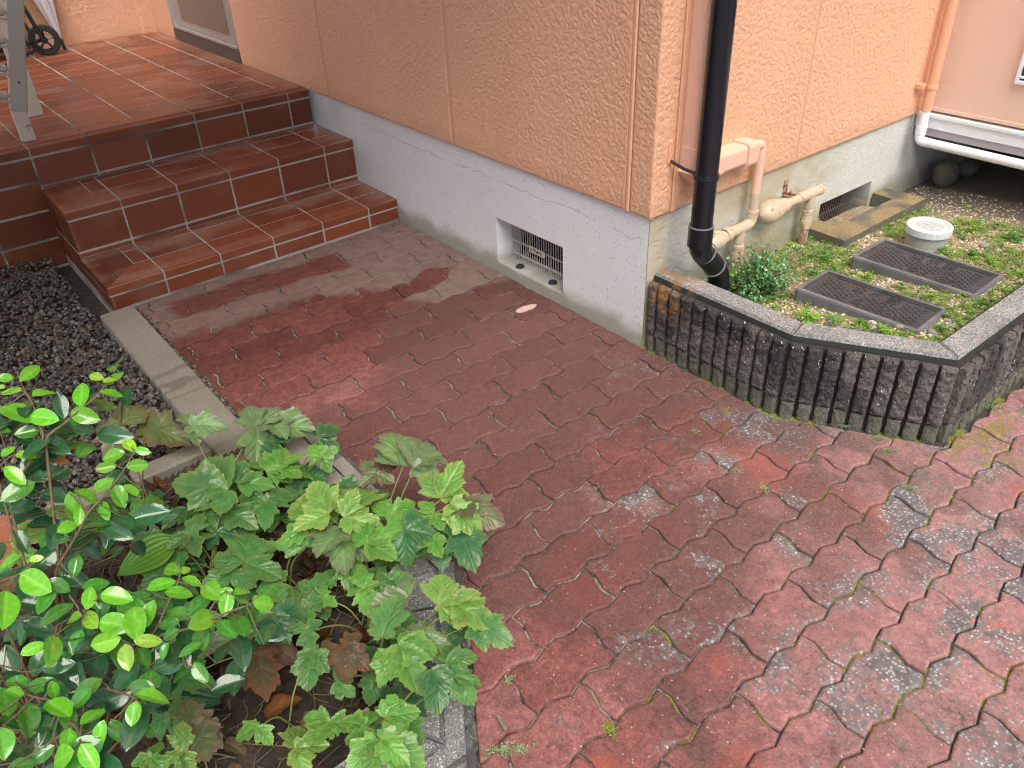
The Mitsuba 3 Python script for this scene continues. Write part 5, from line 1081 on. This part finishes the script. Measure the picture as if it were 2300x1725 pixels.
for row in UNDER[:298]:
    base, a, n, L, k = np.array(row[:3]) / 1000., row[3:6], row[6:9], row[9] / 1000., row[10]
    col = np.array(COL[k]) * gs.uniform(.88, 1.12, 3) * gs.uniform(.72, 1.2)
    L *= gs.uniform(.98, 1.20); W = L * gs.uniform(.255, .315) * (.92 if k in 'do' else 1)
    m, c, P = oval_leaf(base, a, n, L, W, col, fold=gs.uniform(.1, .5), curl=gs.uniform(.0, .3), tipcol=(.34, .15, .06) if k == 'o' else None, g=gs)
    put('leaf', m, 'm_leaf', shrub, smooth=True, color=c, label='dark leaf with a browned tip' if k == 'o' else None)
    # petiole to the nearest twig
    d = pts_all - base; j = np.argmin((d * d).sum(1)); q = pts_all[j]
    pet.append(tube([base + np.array(frame(a, n)[0]) * .003, (base + q) / 2 + [0, 0, -.004], q], [.0009, .0010, .0013], 5))
    aa, s, nn = frame(a, n)
    for _ in range(gs.integers(9, 20)):
        i, j2 = gs.integers(1, P.shape[0] - 1), gs.integers(1, P.shape[1] - 1)
        f1, f2 = gs.random(2); p = (P[i, j2] * (1 - f1) + P[i + 1 if i + 1 < P.shape[0] else i, j2] * f1) * (1 - f2) + P[i, j2 + 1] * f2
        e1 = P[i + 1 if i + 1 < P.shape[0] else i, j2] - P[i - 1, j2]; e2 = P[i, j2 + 1] - P[i, j2 - 1]; nl = np.cross(e1, e2); nl /= np.linalg.norm(nl) + 1e-12
        if nl[2] < 0: nl = -nl
        r = gs.choice([.0007, .0010, .0015, .0023], p=[.35, .35, .22, .08]); A, B_, N_ = frame(e1, nl)
        v = np.array(DOME.vertices) * r; drops.append(trimesh.Trimesh(p + nl * r * .30 + v[:, :1] * A + v[:, 1:2] * B_ + v[:, 2:] * N_, DOME.faces, process=False))
put('petioles', cat(pet), 'm_bark', shrub, smooth=60, kind='stuff')
put('raindrops', cat(drops), 'm_water', shrub, smooth=True, kind='stuff')

def lobed_leaf(base, a, n, L, col, edge, g, lobes=3, nth=90, nr=8, quilt=.035):
    """a three-lobed, saw-toothed leaflet with netted relief; base at the stalk"""
    a, s, n = frame(a, n)
    side = []
    for sd in (1, -1):
        k = lambda v: v * g.uniform(.88, 1.12)
        lx, ly, sx, sy = k(.50), k(.47), k(.60), k(.255)
        if lobes > 3: ctrl = [(0, 0), (-.05, .16), (.06, .34), (.17, .22), (lx - .12, ly - .05), (lx + .02, ly), (sx - .03, sy), (k(.72), k(.27)), (.88, k(.15)), (1, 0)]
        else: ctrl = [(0, 0), (.01, .09), (.14, .25), (lx - .16, ly - .09), (lx + .03, ly), (sx - .03, sy), (k(.72), k(.28)), (.87, k(.17)), (1, 0)]
        ctrl = np.array(ctrl); d = np.r_[0, np.cumsum(np.linalg.norm(np.diff(ctrl, axis=0), axis=1))]; d /= d[-1]
        t = np.linspace(0, 1, nth // 2 + 1); q = np.c_[np.interp(t, d, ctrl[:, 0]), np.interp(t, d, ctrl[:, 1])]
        for _ in range(2): q[1:-1] = .5 * q[1:-1] + .25 * (q[:-2] + q[2:])
        tg = np.gradient(q, axis=0); tg /= np.linalg.norm(tg, axis=1, keepdims=True) + 1e-9; no = np.c_[-tg[:, 1], tg[:, 0]]
        saw = ((t * g.integers(10, 13) + g.random()) % 1) ** 1.4
        q = q + (no * .040 + tg * .02) * (saw - .35)[:, None] * np.clip(t / .12, 0, 1)[:, None] * np.clip((1 - t) / .05, .3, 1)[:, None]
        side.append(q * [1, sd])
    o = np.vstack([side[0], side[1][::-1][1:-1]]); o = np.vstack([o, o[:1]])
    c0 = np.array([.36, 0]); rr = np.linspace(0, 1, nr + 1)[:, None]
    x = c0[0] + rr * (o[:, 0] - c0[0])[None]; y = rr * o[:, 1][None]
    vein = np.full(x.shape, 9.0)
    def seg(p, q, wgt=1.0):
        p, q = np.array(p), np.array(q); e = q - p; tt = np.clip(((x - p[0]) * e[0] + (y - p[1]) * e[1]) / (e @ e), 0, 1)
        return np.hypot(x - p[0] - tt * e[0], y - p[1] - tt * e[1]) * wgt
    for p, q, wgt in [((0, 0), (1, 0), 1), ((0, 0), (.5, .45), 1.1), ((0, 0), (.5, -.45), 1.1)] + [((k, 0), (k + .26, sd * .20), 1.7) for k in (.34, .52, .70) for sd in (1, -1)] + [((.25, sd * .22), (.25 + dx, sd * (.22 + dy)), 1.8) for sd in (1, -1) for dx, dy in ((.02, .15), (.20, .02))]:
        vein = np.minimum(vein, seg(p, q, wgt))
    sdv = g.uniform(0, 90)
    nz = lambda f, k: meshkit.noise(np.stack([x * f, y * f, 0 * x + sdv + k], -1))
    h = quilt * (1 - np.exp(-(vein / .05) ** 1.2)) + .022 * (nz(17, 1) - .5) + .05 * (nz(4, 2) - .5) * rr + g.uniform(.02, .30) * np.abs(y) - g.uniform(.05, .40) * x ** 2 + g.uniform(-.25, .05) * y ** 2
    P = np.array(base) + L * (x[..., None] * a + y[..., None] * s + h[..., None] * n)
    c = np.array(col)[None, None] * np.ones(P.shape) * (.80 + .40 * nz(8, 3) + .16 * (nz(26, 4) - .5))[..., None]
    c = c + (np.exp(-(vein / .018) ** 2) * .30)[..., None] * np.array([.13, .15, .06]) * (np.mean(col) / .12)
    e = np.clip((rr - .62) / .34, 0, 1) * np.clip(.15 + 1.4 * nz(4, 5), 0, 1); c = c * (1 - e[..., None]) + np.array(edge) * e[..., None]
    sp = np.clip((nz(13, 6) - .78) / .1, 0, 1)[..., None] * g.uniform(0, .8); c = c * (1 - sp) + np.array([.16, .10, .055]) * sp
    return grid(P), c.reshape(-1, 3)
ACOL = {'b': ((.110, .290, .050), (.19, .34, .07)), 'm': ((.080, .215, .056), (.15, .26, .07)), 'd': ((.044, .140, .050), (.10, .20, .06)), 'p': ((.150, .250, .100), (.19, .20, .115)),
        'y': ((.155, .320, .065), (.28, .36, .09)), 'o': ((.11, .145, .05), (.17, .10, .06)), 'q': ((.12, .155, .065), (.22, .14, .10)), 'n': ((.12, .085, .05), (.17, .075, .035))}
ga_ = np.random.default_rng(33)
ROOTS = [((-1.60, .15), 'olive leaved anemone with browned edges growing by the dark gravel'), ((-1.42, .10), 'pale dull green anemone leaning over the end of the tan kerb'),
         ((-1.56, -.12), 'tall bright green anemone with wet glossy leaves in the middle of the far clump'), ((-1.30, -.02), 'dark bluish green anemone next to the grey block edging at the far end'),
         ((-1.44, -.26), 'yellowing anemone with large rain spotted leaves in the centre of the bed'), ((-1.26, -.18), 'pale anemone reaching highest over the red paving'),
         ((-1.26, -.36), 'yellow green anemone with a drooping dark leaf hanging over the paving edge'), ((-1.36, -.48), 'fresh green anemone with star shaped leaves above the block edging'),
         ((-1.55, -.36), 'dark glossy anemone beside the lime tips of the glossy shrub'), ((-1.42, -.63), 'lime yellow anemone at the chamfered corner of the edging'),
         ((-1.50, -.74), 'large leaved green anemone in front, by the loose grey coping blocks'), ((-1.60, -.58), 'withering anemone with brown edged leaves over the dead leaf litter'),
         ((-1.66, -.70), 'small fresh green anemone sprouting from the leaf litter at the bottom'), ((-1.76, -.66), 'mottled yellow and brown anemone low in front of the glossy shrub'),
         ((-1.75, -.05), 'anemone leaf with a torn pale edge behind the glossy shrub')]
rk = {}
bare = np.array([-1.60, -.58])
for _ in range(78):                                   # the lower storey of the bed
    p = np.array([ga_.uniform(-1.78, -1.165), ga_.uniform(-.78, .24)])
    if not keep.buffer(-.02).contains(shapely.Point(p)) or ((p - bare) ** 2).sum() < .17 ** 2: continue
    th, lf = ga_.uniform(0, 6.28), []
    for k in range(3):
        t_ = th + 2.09 * k + ga_.normal(0, .2); lf.append([100 * math.cos(t_), 100 * math.sin(t_), 100 * ga_.normal(-.1, .2), *(100 * np.array([ga_.normal(-.05, .3), ga_.normal(-.25, .3), 1])), ga_.uniform(42, 70)])
    ANEMONE.append([p[0] * 1000, p[1] * 1000, ga_.uniform(95, 185), 'mdbmpm'[ga_.integers(6)], lf])
RXY = np.array([r[0] for r in ROOTS])
for jx, jy, jz, col, lf in ANEMONE:
    j = np.array([jx, jy, jz]) / 1000.
    i = int(np.argmin(((RXY - j[:2]) ** 2).sum(1)))
    if i not in rk: rk[i] = thing('anemone', ROOTS[i][1], 'plant', 'anemones in the bed')
    k = rk[i]; root = np.array([*RXY[i], .055]) + np.r_[ga_.normal(0, .015, 2), 0]
    mid = root * .45 + j * .55 + np.array([0, 0, .02]); mid[:2] += (root[:2] - j[:2]) * .15
    cen = j - np.array([0, 0, .006])
    stem = arc_path([root, mid, cen, j], .08, 7); c0 = np.array({'n': (.13, .07, .04), 'q': (.16, .10, .05), 'o': (.14, .10, .05)}.get(col, (.20, .23, .06)))
    sm = tube(stem, np.linspace(.0021, .0013, len(stem)), 6); put('stem', sm, 'm_stem', k, smooth=60, color=np.tile(c0 * ga_.uniform(.7, 1.1), (len(sm.vertices), 1)))
    mc, ec = ACOL[col]
    lf = sorted(lf, key=lambda l: -l[6])[:3 if ga_.random() < .7 else 4]
    for l in lf:
        cc = np.array(mc) * ga_.uniform(.82, 1.2) * ga_.uniform(.93, 1.07, 3); L = l[6] / 1000. * 1.20
        m, c = lobed_leaf(j, l[0:3], l[3:6], L, cc, np.array(ec) * ga_.uniform(.8, 1.1), ga_, 5 if ga_.random() < .35 else 3)
        put('leaf', m, 'm_softleaf', k, smooth=True, color=c)

def ribbed_leaf(base, a, n, L, W, col, g, edge=None):
    a, s, n = frame(a, n); t = np.linspace(0, 1, 18)[:, None]; v = np.linspace(-1, 1, 25)[None]
    half = W * np.power(np.sin(np.pi * t ** .75), .85)
    x = t * L; y = v * half; z = .12 * np.abs(y) - .25 * L * t * t + .0012 * np.cos(v * 22)
    P = np.array(base) + x[..., None] * a + y[..., None] * s + z[..., None] * n
    c = np.array(col) * (1 + .2 * np.cos(v * 22)[..., None] * np.ones((18, 1, 1)))
    if edge is not None:
        e = np.clip((np.abs(v) - .6) / .4, 0, 1)[..., None] * np.ones((18, 1, 1)); c = c * (1 - e) + np.array(edge) * e
    return grid(P), c.reshape(-1, 3)
for nm, base, a, n, L, W, col, lab in (('hosta', (-1.60, -.09, .20), (-1, .02, 0), (0, -.36, .93), .135, .042, (.10, .25, .02), 'broad light green ribbed hosta leaf behind the glossy shrub'),
                                  ('hosta', (-1.80, -.32, .155), (.63, -.73, -.2), (-.13, -.43, .89), .20, .062, (.03, .11, .04), 'big dark ribbed hosta leaf under the glossy shrub tips')):
    k = thing(nm, lab, 'plant', 'hostas')
    m, c = ribbed_leaf(base, a, n, L, W, col, ga_); put('leaf', m, 'm_softleaf', k, smooth=True, color=c)
    sm = tube([(base[0] - .03 * a[0], base[1] - .03 * a[1], .05), np.array(base) - np.array(a) * .01 - [0, 0, .02], np.array(base) + np.array(a) * .004], .0022, 6)
    put('stem', sm, 'm_stem', k, smooth=60, color=np.tile((.10, .17, .05), (len(sm.vertices), 1)))

# dead leaves and twigs on the bed
def curled(c, r, g, col):
    m, cc = lobed_leaf((0, 0, 0), (1, 0, 0), (0, 0, 1), r, col, np.array(col) * .7, g, 5, 30, 4, .03)
    v = np.array(m.vertices); v[:, 2] += g.uniform(2, 9) * (v[:, 1] ** 2) + g.uniform(-5, 7) * (v[:, 0] - r / 2) ** 2
    A = trimesh.transformations.euler_matrix(*g.normal(0, .6, 2), g.uniform(0, 6.28))[:3, :3]; v = v @ A.T; v[:, 2] -= v[:, 2].min()
    return trimesh.Trimesh(v + c, m.faces, process=False), cc
gl = np.random.default_rng(44)
bed_in = keep.intersection(sbox(-2.15, -1, 0, .3))
def bed_h(p): return .062 + .05 * (meshkit.fbm(np.c_[p * 9, np.zeros(len(p))], 3, 4) - .5)
ms, cs = [], []
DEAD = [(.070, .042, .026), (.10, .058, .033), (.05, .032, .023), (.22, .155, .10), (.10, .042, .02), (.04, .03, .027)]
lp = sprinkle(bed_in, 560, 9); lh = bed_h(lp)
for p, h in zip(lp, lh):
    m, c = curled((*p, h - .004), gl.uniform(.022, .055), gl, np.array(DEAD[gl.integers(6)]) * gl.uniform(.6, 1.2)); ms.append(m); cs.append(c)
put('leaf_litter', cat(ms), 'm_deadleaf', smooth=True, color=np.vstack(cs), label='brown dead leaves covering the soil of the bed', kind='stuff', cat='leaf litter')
tw = []
for p in sprinkle(bed_in, 950, 10):
    a = gl.uniform(0, 6.28); L = gl.uniform(.02, .075); h = float(bed_h(p[None])[0]); d = np.array([math.cos(a), math.sin(a), gl.normal(0, .15)]) * L / 2
    q = np.array([*p, h + .012]); tw.append(tube([q - d, q + d * .1 + gl.normal(0, .003, 3), q + d], gl.uniform(.0006, .0014), 5))
put('dry_twigs', cat(tw), 'm_bark', label='thin dry stalks scattered on the bed', kind='stuff', cat='twigs')
for i, (p, r, l) in enumerate((((-1.625, -.545, .085), .075, 'curled rust brown dead leaf in the middle of the litter'), ((-1.55, -.42, .09), .07, 'grey brown withered leaf hanging beside the fallen stalks'),
                          ((-1.68, -.36, .10), .07, 'dark purple brown withered leaf beside the glossy shrub'), ((-1.50, -.66, .08), .055, 'pale buff dead leaf scrap near the front anemones'), ((-1.47, -.50, .095), .075, 'brown crinkled leaf under the pale round anemone leaf'))):
    m, c = curled(p, r, gl, np.array([(.19, .075, .03), (.14, .09, .065), (.10, .055, .05), (.36, .29, .22), (.20, .12, .08)][i]))
    put('dead_leaf', m, 'm_deadleaf', smooth=True, color=c, label=l, cat='dead leaf', group='larger dead leaves in the bed')
for p, s, l in (((-1.545, .02, .075), .016, 'cream pebble on the soil of the far clump'), ((-1.48, -.03, .075), .012, 'small buff pebble on the soil near the yellow leaves'), ((-1.44, -.06, .075), .014, 'tan pebble on the soil under the far anemones')):
    m = trimesh.creation.icosphere(subdivisions=2); m.vertices *= [s, s * .8, s * .6]; m = rough(m, None, .003, 60, 3); m.apply_translation(p)
    put('pebble', m, 'm_beige', smooth=True, label=l, cat='pebble')

# ---------------------------------------------------------------- plants of the planter
def rosette(c, n, L, W, col, g, up=.5, stemh=.0):
    ms, cs = [], []
    for k in range(n):
        a = k * 2.4 + g.normal(0, .3); d = np.array([math.cos(a), math.sin(a), up * g.uniform(.4, 1.6)]); b_ = np.array(c) + [0, 0, stemh * g.uniform(.3, 1)]
        b_ = b_ + d * L * g.uniform(.05, .5)
        m, cc, _ = oval_leaf(b_, d, (-.3 * d[0], -.3 * d[1], 1), L * g.uniform(.6, 1.1), W, np.array(col) * g.uniform(.7, 1.25), .1, .2, None, 5, 4, g=g); ms.append(m); cs.append(cc)
    return cat(ms), np.vstack(cs)
gw = np.random.default_rng(55)
def weed_plant(c, n, s, col, g):
    """n thin stems, each with a tuft of small leaves"""
    ms, cs = [], []
    for _ in range(n):
        o = g.normal(0, .5 * s, 2); h = s * g.uniform(.15, 1.0) * math.exp(-(o @ o) / (s * s)); q = np.array([c[0] + o[0], c[1] + o[1], c[2] + h])
        cl = np.array(col) * g.uniform(.65, 1.3)
        for k in range(g.integers(3, 6)):
            a = g.uniform(0, 6.28); d = np.array([math.cos(a), math.sin(a), g.uniform(-.1, .7)]); L = s * g.uniform(.22, .46)
            m, cc, _ = oval_leaf(q, d, (-.4 * d[0], -.4 * d[1], 1), L, L * g.uniform(.2, .36), cl, .1, .2, None, 5, 4, g=g); ms.append(m); cs.append(cc)
    return cat(ms), np.vstack(cs)
bush = thing('small_shrub', 'small dense dark green shrub with tiny leaves beside the black downpipe', 'shrub')
B0 = np.array([.36, -.195, .150]); ms, cs, bt = [], [], []
for k in range(190):
    th, ph = gw.uniform(0, 6.283), gw.uniform(.05, 1.35); R_ = np.array([.185, .145, .145]) * gw.uniform(.55, 1.18)
    tip = B0 + [R_[0] * math.sin(ph) * math.cos(th), R_[1] * math.sin(ph) * math.sin(th), .01 + R_[2] * math.cos(ph)]
    path = arc_path([B0 + gw.normal(0, .012, 3) * [1, 1, 0], B0 * .5 + tip * .5 + gw.normal(0, .012, 3), tip], .03, 5)
    bt.append(tube(path, np.linspace(.0015, .0006, len(path)), 4))
    for s in np.linspace(.4, 1, 15):
        p = path[min(len(path) - 1, int(s * (len(path) - 1)))] + gw.normal(0, .005, 3); a = gw.normal(0, 1, 3) + (tip - B0) * 9
        m, c, _ = oval_leaf(p, a, gw.normal(0, .6, 3) + [0, 0, 1], gw.uniform(.010, .018), gw.uniform(.0034, .0052), np.array((.125, .285, .115)) * gw.uniform(.5, 1.7), .2, .1, None, 4, 2, g=gw); ms.append(m); cs.append(c)
put('stems', cat(bt), 'm_bark', bush, kind='stuff')
put('foliage', cat(ms), 'm_leaf', bush, smooth=True, color=np.vstack(cs), kind='stuff')
fern = thing('fern', 'bright green fern fronds between the downpipe and the cream pipe', 'fern')
for a0, L, z0 in ((.2, .15, .03), (-.5, .12, .05), (.9, .13, .06), (-1.1, .09, .02)):
    b_ = np.array([.30, -.10, .165]); d = np.array([math.cos(a0), math.sin(a0), .35]); ms, cs = [], []
    for s in np.linspace(.1, 1, 15):
        p = b_ + d * L * s - [0, 0, .25 * L * s * s]
        for sd in (-1, 1):
            q = np.array([-d[1] * sd, d[0] * sd, .1]) + d * .5
            m, c, _ = oval_leaf(p, q, (0, 0, 1), .034 * (1.08 - s) + .006, .0042, np.array((.12, .32, .03)) * gw.uniform(.8, 1.2), .1, .1, None, 5, 2, g=gw); ms.append(m); cs.append(c)
    put('frond', cat(ms), 'm_softleaf', fern, smooth=True, color=np.vstack(cs))
WEEDS = [  # x, y, size, leaves, kind, label
 (.736, -.190, .045, 16, 'l', 'upright weed with finger like leaves before the vent curb corner'), (.245, -.445, .060, 14, 'y', 'leafy lime weed against the coping bend'), (.285, -.520, .040, 10, 'g', 'flat green weed rosette behind the coping bend'),
 (.66, -.28, .022, 18, 'g', 'trailing clover at the far end of the gap between the meter boxes'), (.665, -.40, .022, 20, 'y', 'yellow green clover patch in the gap between the meter boxes'), (.655, -.52, .026, 16, 'g', 'round leaved weed midway between the meter boxes'), (.65, -.63, .024, 18, 'y', 'feathery weed at the near end between the meter boxes'),
 (.70, -.765, .026, 22, 'g', 'weed tuft at the near corner of the farther meter box'), (.46, -.755, .022, 12, 'g', 'upright sprig at the near corner of the nearer meter box'), (.335, -.655, .034, 12, 'y', 'pale lime seedling among stones by the coping'), (.35, -.575, .024, 14, 'g', 'thin weed tuft before the nearer meter box'),
 (1.06, -.57, .028, 18, 'g', 'weed tuft right of the drain cap'), (1.30, -.60, .040, 26, 'g', 'larger green weed clump at the right edge of the photo'), (.985, -.755, .026, 20, 'y', 'weed clump behind the far coping'), (1.20, -.47, .020, 14, 'g', 'small sprig behind the drain cap'),
 (1.14, -.22, .014, 10, 'y', 'tiny weed beside the vent curb front'), (.60, -.10, .018, 16, 'y', 'moss like sprig under the cream pipe'), (1.02, -.475, .022, 10, 'g', 'thin weed standing against the drain cap'), (.60, -.235, .030, 10, 'g', 'round leaved weed right of the small shrub'), (1.58, -.30, .018, 14, 'y', 'tiny green weeds before the dark space under the wing')]
for x, y, s, n_, kd, lab in WEEDS:
    k = thing('weed', lab, 'weed', 'weeds of the planter'); z = float(soil_h(np.array(x), np.array(y)))
    m, c = weed_plant((x, y, z), n_, s, (.19, .40, .05) if kd == 'y' else (.10, .28, .06), gw); put('leaves', m, 'm_softleaf', k, smooth=True, color=c, kind='stuff')
    stm = cat([tube([(x, y, z - .005), (x + gw.normal(0, .25) * s, y + gw.normal(0, .25) * s, z + s * gw.uniform(.5, 1))], .0008, 4) for _ in range(4)])
    put('stems', stm, 'm_stem', k, color=np.tile((.14, .2, .05), (len(stm.vertices), 1)), kind='stuff')
ms, cs = [], []
for p in sprinkle(inner.intersection(sbox(0, -.9, 1.5, 0)).difference(BOXES.buffer(.004)), 3400, 71):
    if meshkit.fbm(np.array([[p[0] * 6 + 3, p[1] * 6, 2.]]), 3)[0] < .44 or (.9 < p[0] < 1.53 and p[1] > -.18): continue
    m, c = rosette((*p, float(soil_h(p[0], p[1])) + .002), 5, gw.uniform(.006, .014), .0028, np.array((.17, .32, .05)) * gw.uniform(.6, 1.25), gw, .6, .006); ms.append(m); cs.append(c)
put('ground_cover', cat(ms), 'm_softleaf', smooth=True, color=np.vstack(cs), label='tiny green seedlings and moss scattered over the planter gravel', kind='stuff', cat='ground cover')
STONES = [(.305, -.585, .018, (.12, .12, .125)), (.345, -.610, .014, (.42, .38, .30)), (.40, -.665, .017, (.27, .24, .20)), (.325, -.635, .019, (.10, .10, .11)), (.43, -.745, .015, (.20, .21, .23)), (.30, -.555, .012, (.30, .14, .08)), (.50, -.765, .016, (.24, .25, .26)), (.275, -.50, .016, (.11, .11, .11)),
          (1.17, -.555, .020, (.24, .24, .24)), (1.30, -.66, .020, (.30, .27, .22)), (.93, -.775, .016, (.32, .30, .27)), (.37, -.59, .016, (.45, .42, .38)), (.245, -.40, .013, (.38, .30, .22))]
SLAB = ['dark pebble behind the coping bend', 'cream pebble before the nearer meter box', 'brown rounded pebble near the box corner', 'blackish broken stone at the coping', 'blue grey pebble by the coping near corner', 'reddish stone chip behind the coping bend', 'grey pebble wedged beside the coping near corner', 'charcoal pebble next to the lime weed', 'flat grey stone in the tan gravel beyond the drain cap', 'tan stone at the right edge of the gravel', 'pale stone behind the far coping', 'whitish oblong pebble leaning on the nearer meter box', 'buff pebble near the small shrub']
for (x, y, s, c), l in zip(STONES, SLAB):
    m = trimesh.creation.icosphere(subdivisions=2); m.vertices *= np.array([s, s * .75, s * .6]); m = rough(rot([0, 0, 1], gw.uniform(0, 180), m), None, .006, 50, int(s * 9999)); m.apply_translation([x, y, float(soil_h(np.array(x), np.array(y))) + .004])
    put('pebble', m, 'm_pebble', smooth=28 and True, color=np.tile(np.array(c), (len(m.vertices), 1)), label=l, cat='pebble')

# ---------------------------------------------------------------- small things on the paving
PW = [(-1.283, -.855, .016, 34, 'p', 'pale grey green lichen like sprig on the paving at the bottom edge'), (-.297, -.625, .012, 7, 'p', 'small pale seedling in a paving joint left of the planter bend'), (-.298, -.721, .012, 9, 'p', 'tiny pale sprig in the joint in the middle of the right paving'), (.089, -.853, .016, 10, 'g', 'bluish seedling row in the joint below the planter corner'),
      (.112, -.80, .014, 9, 'g', 'trailing seedling right under the planter corner'), (-.017, -.97, .013, 8, 'g', 'little round leaved weed in a joint below the planter'), (.103, -.713, .010, 7, 'g', 'bright seedling at the foot of the planter wall'), (-.24, -.435, .012, 8, 'p', 'pale leaf sprig near the mossy paver'), (.52, -.972, .026, 20, 'g', 'creeping weed at the foot of the planter wall at the right edge'),
      (.30, -.955, .014, 8, 'y', 'bright weed at the foot of the planter near its far corner'), (-1.103, -.952, .013, 12, 'y', 'lime moss tuft in a joint in the foreground'), (-1.185, -.735, .008, 8, 'p', 'white seedlings in the joint beside the bed edging'), (-1.21, .56, .012, 7, 'y', 'tiny green weed by the kerb'), (-1.20, 1.33, .010, 9, 'g', 'tiny clump of moss by the kerb near the steps')]
for x, y, s, n_, kd, lab in PW:
    col = {'p': (.30, .36, .20), 'g': (.20, .34, .13), 'y': (.26, .36, .06)}[kd]
    ms, cs = [], []; th = gw.uniform(0, 3.14); sx, sy = s * (1.5 if n_ > 15 else .8), s * .35
    for _ in range(n_ * 2):
        u, v = gw.normal(0, sx), gw.normal(0, sy); q = (x + u * math.cos(th) - v * math.sin(th), y + u * math.sin(th) + v * math.cos(th), -.003)
        mm, cc = rosette(q, 3, gw.uniform(.004, .0075), .0017, col, gw, .8, .006); ms.append(mm); cs.append(cc)
    m, c = cat(ms), np.vstack(cs)
    put('joint_weed', m, 'm_softleaf', smooth=True, color=c, label=lab, cat='weed', group='weeds in the paving joints')
put('twig_stub', tube([(-1.262, -.822, .006), (-1.256, -.788, .009)], .0042, 9), 'm_kerb', smooth=50, label='short pale twig stub lying on the paving near the bed', cat='twig')
fm = []
for p in sprinkle(Polygon([(-1.15, .3), (-.1, .3), (.3, -1.0), (.6, -1.5), (-.9, -1.6), (-1.3, -.95)]), 330, 81):
    r = gw.uniform(.0009, .0026); m = trimesh.creation.icosphere(subdivisions=0); m.vertices *= [r, r * .7, r * .45]; m.apply_translation([*p, r * .2]); fm.append(rot([0, 0, 1], gw.uniform(0, 180), m, (*p, 0)))
put('loose_grit', cat(fm), 'm_foot', label='pale loose grit scattered over the red paving', kind='stuff', cat='grit')
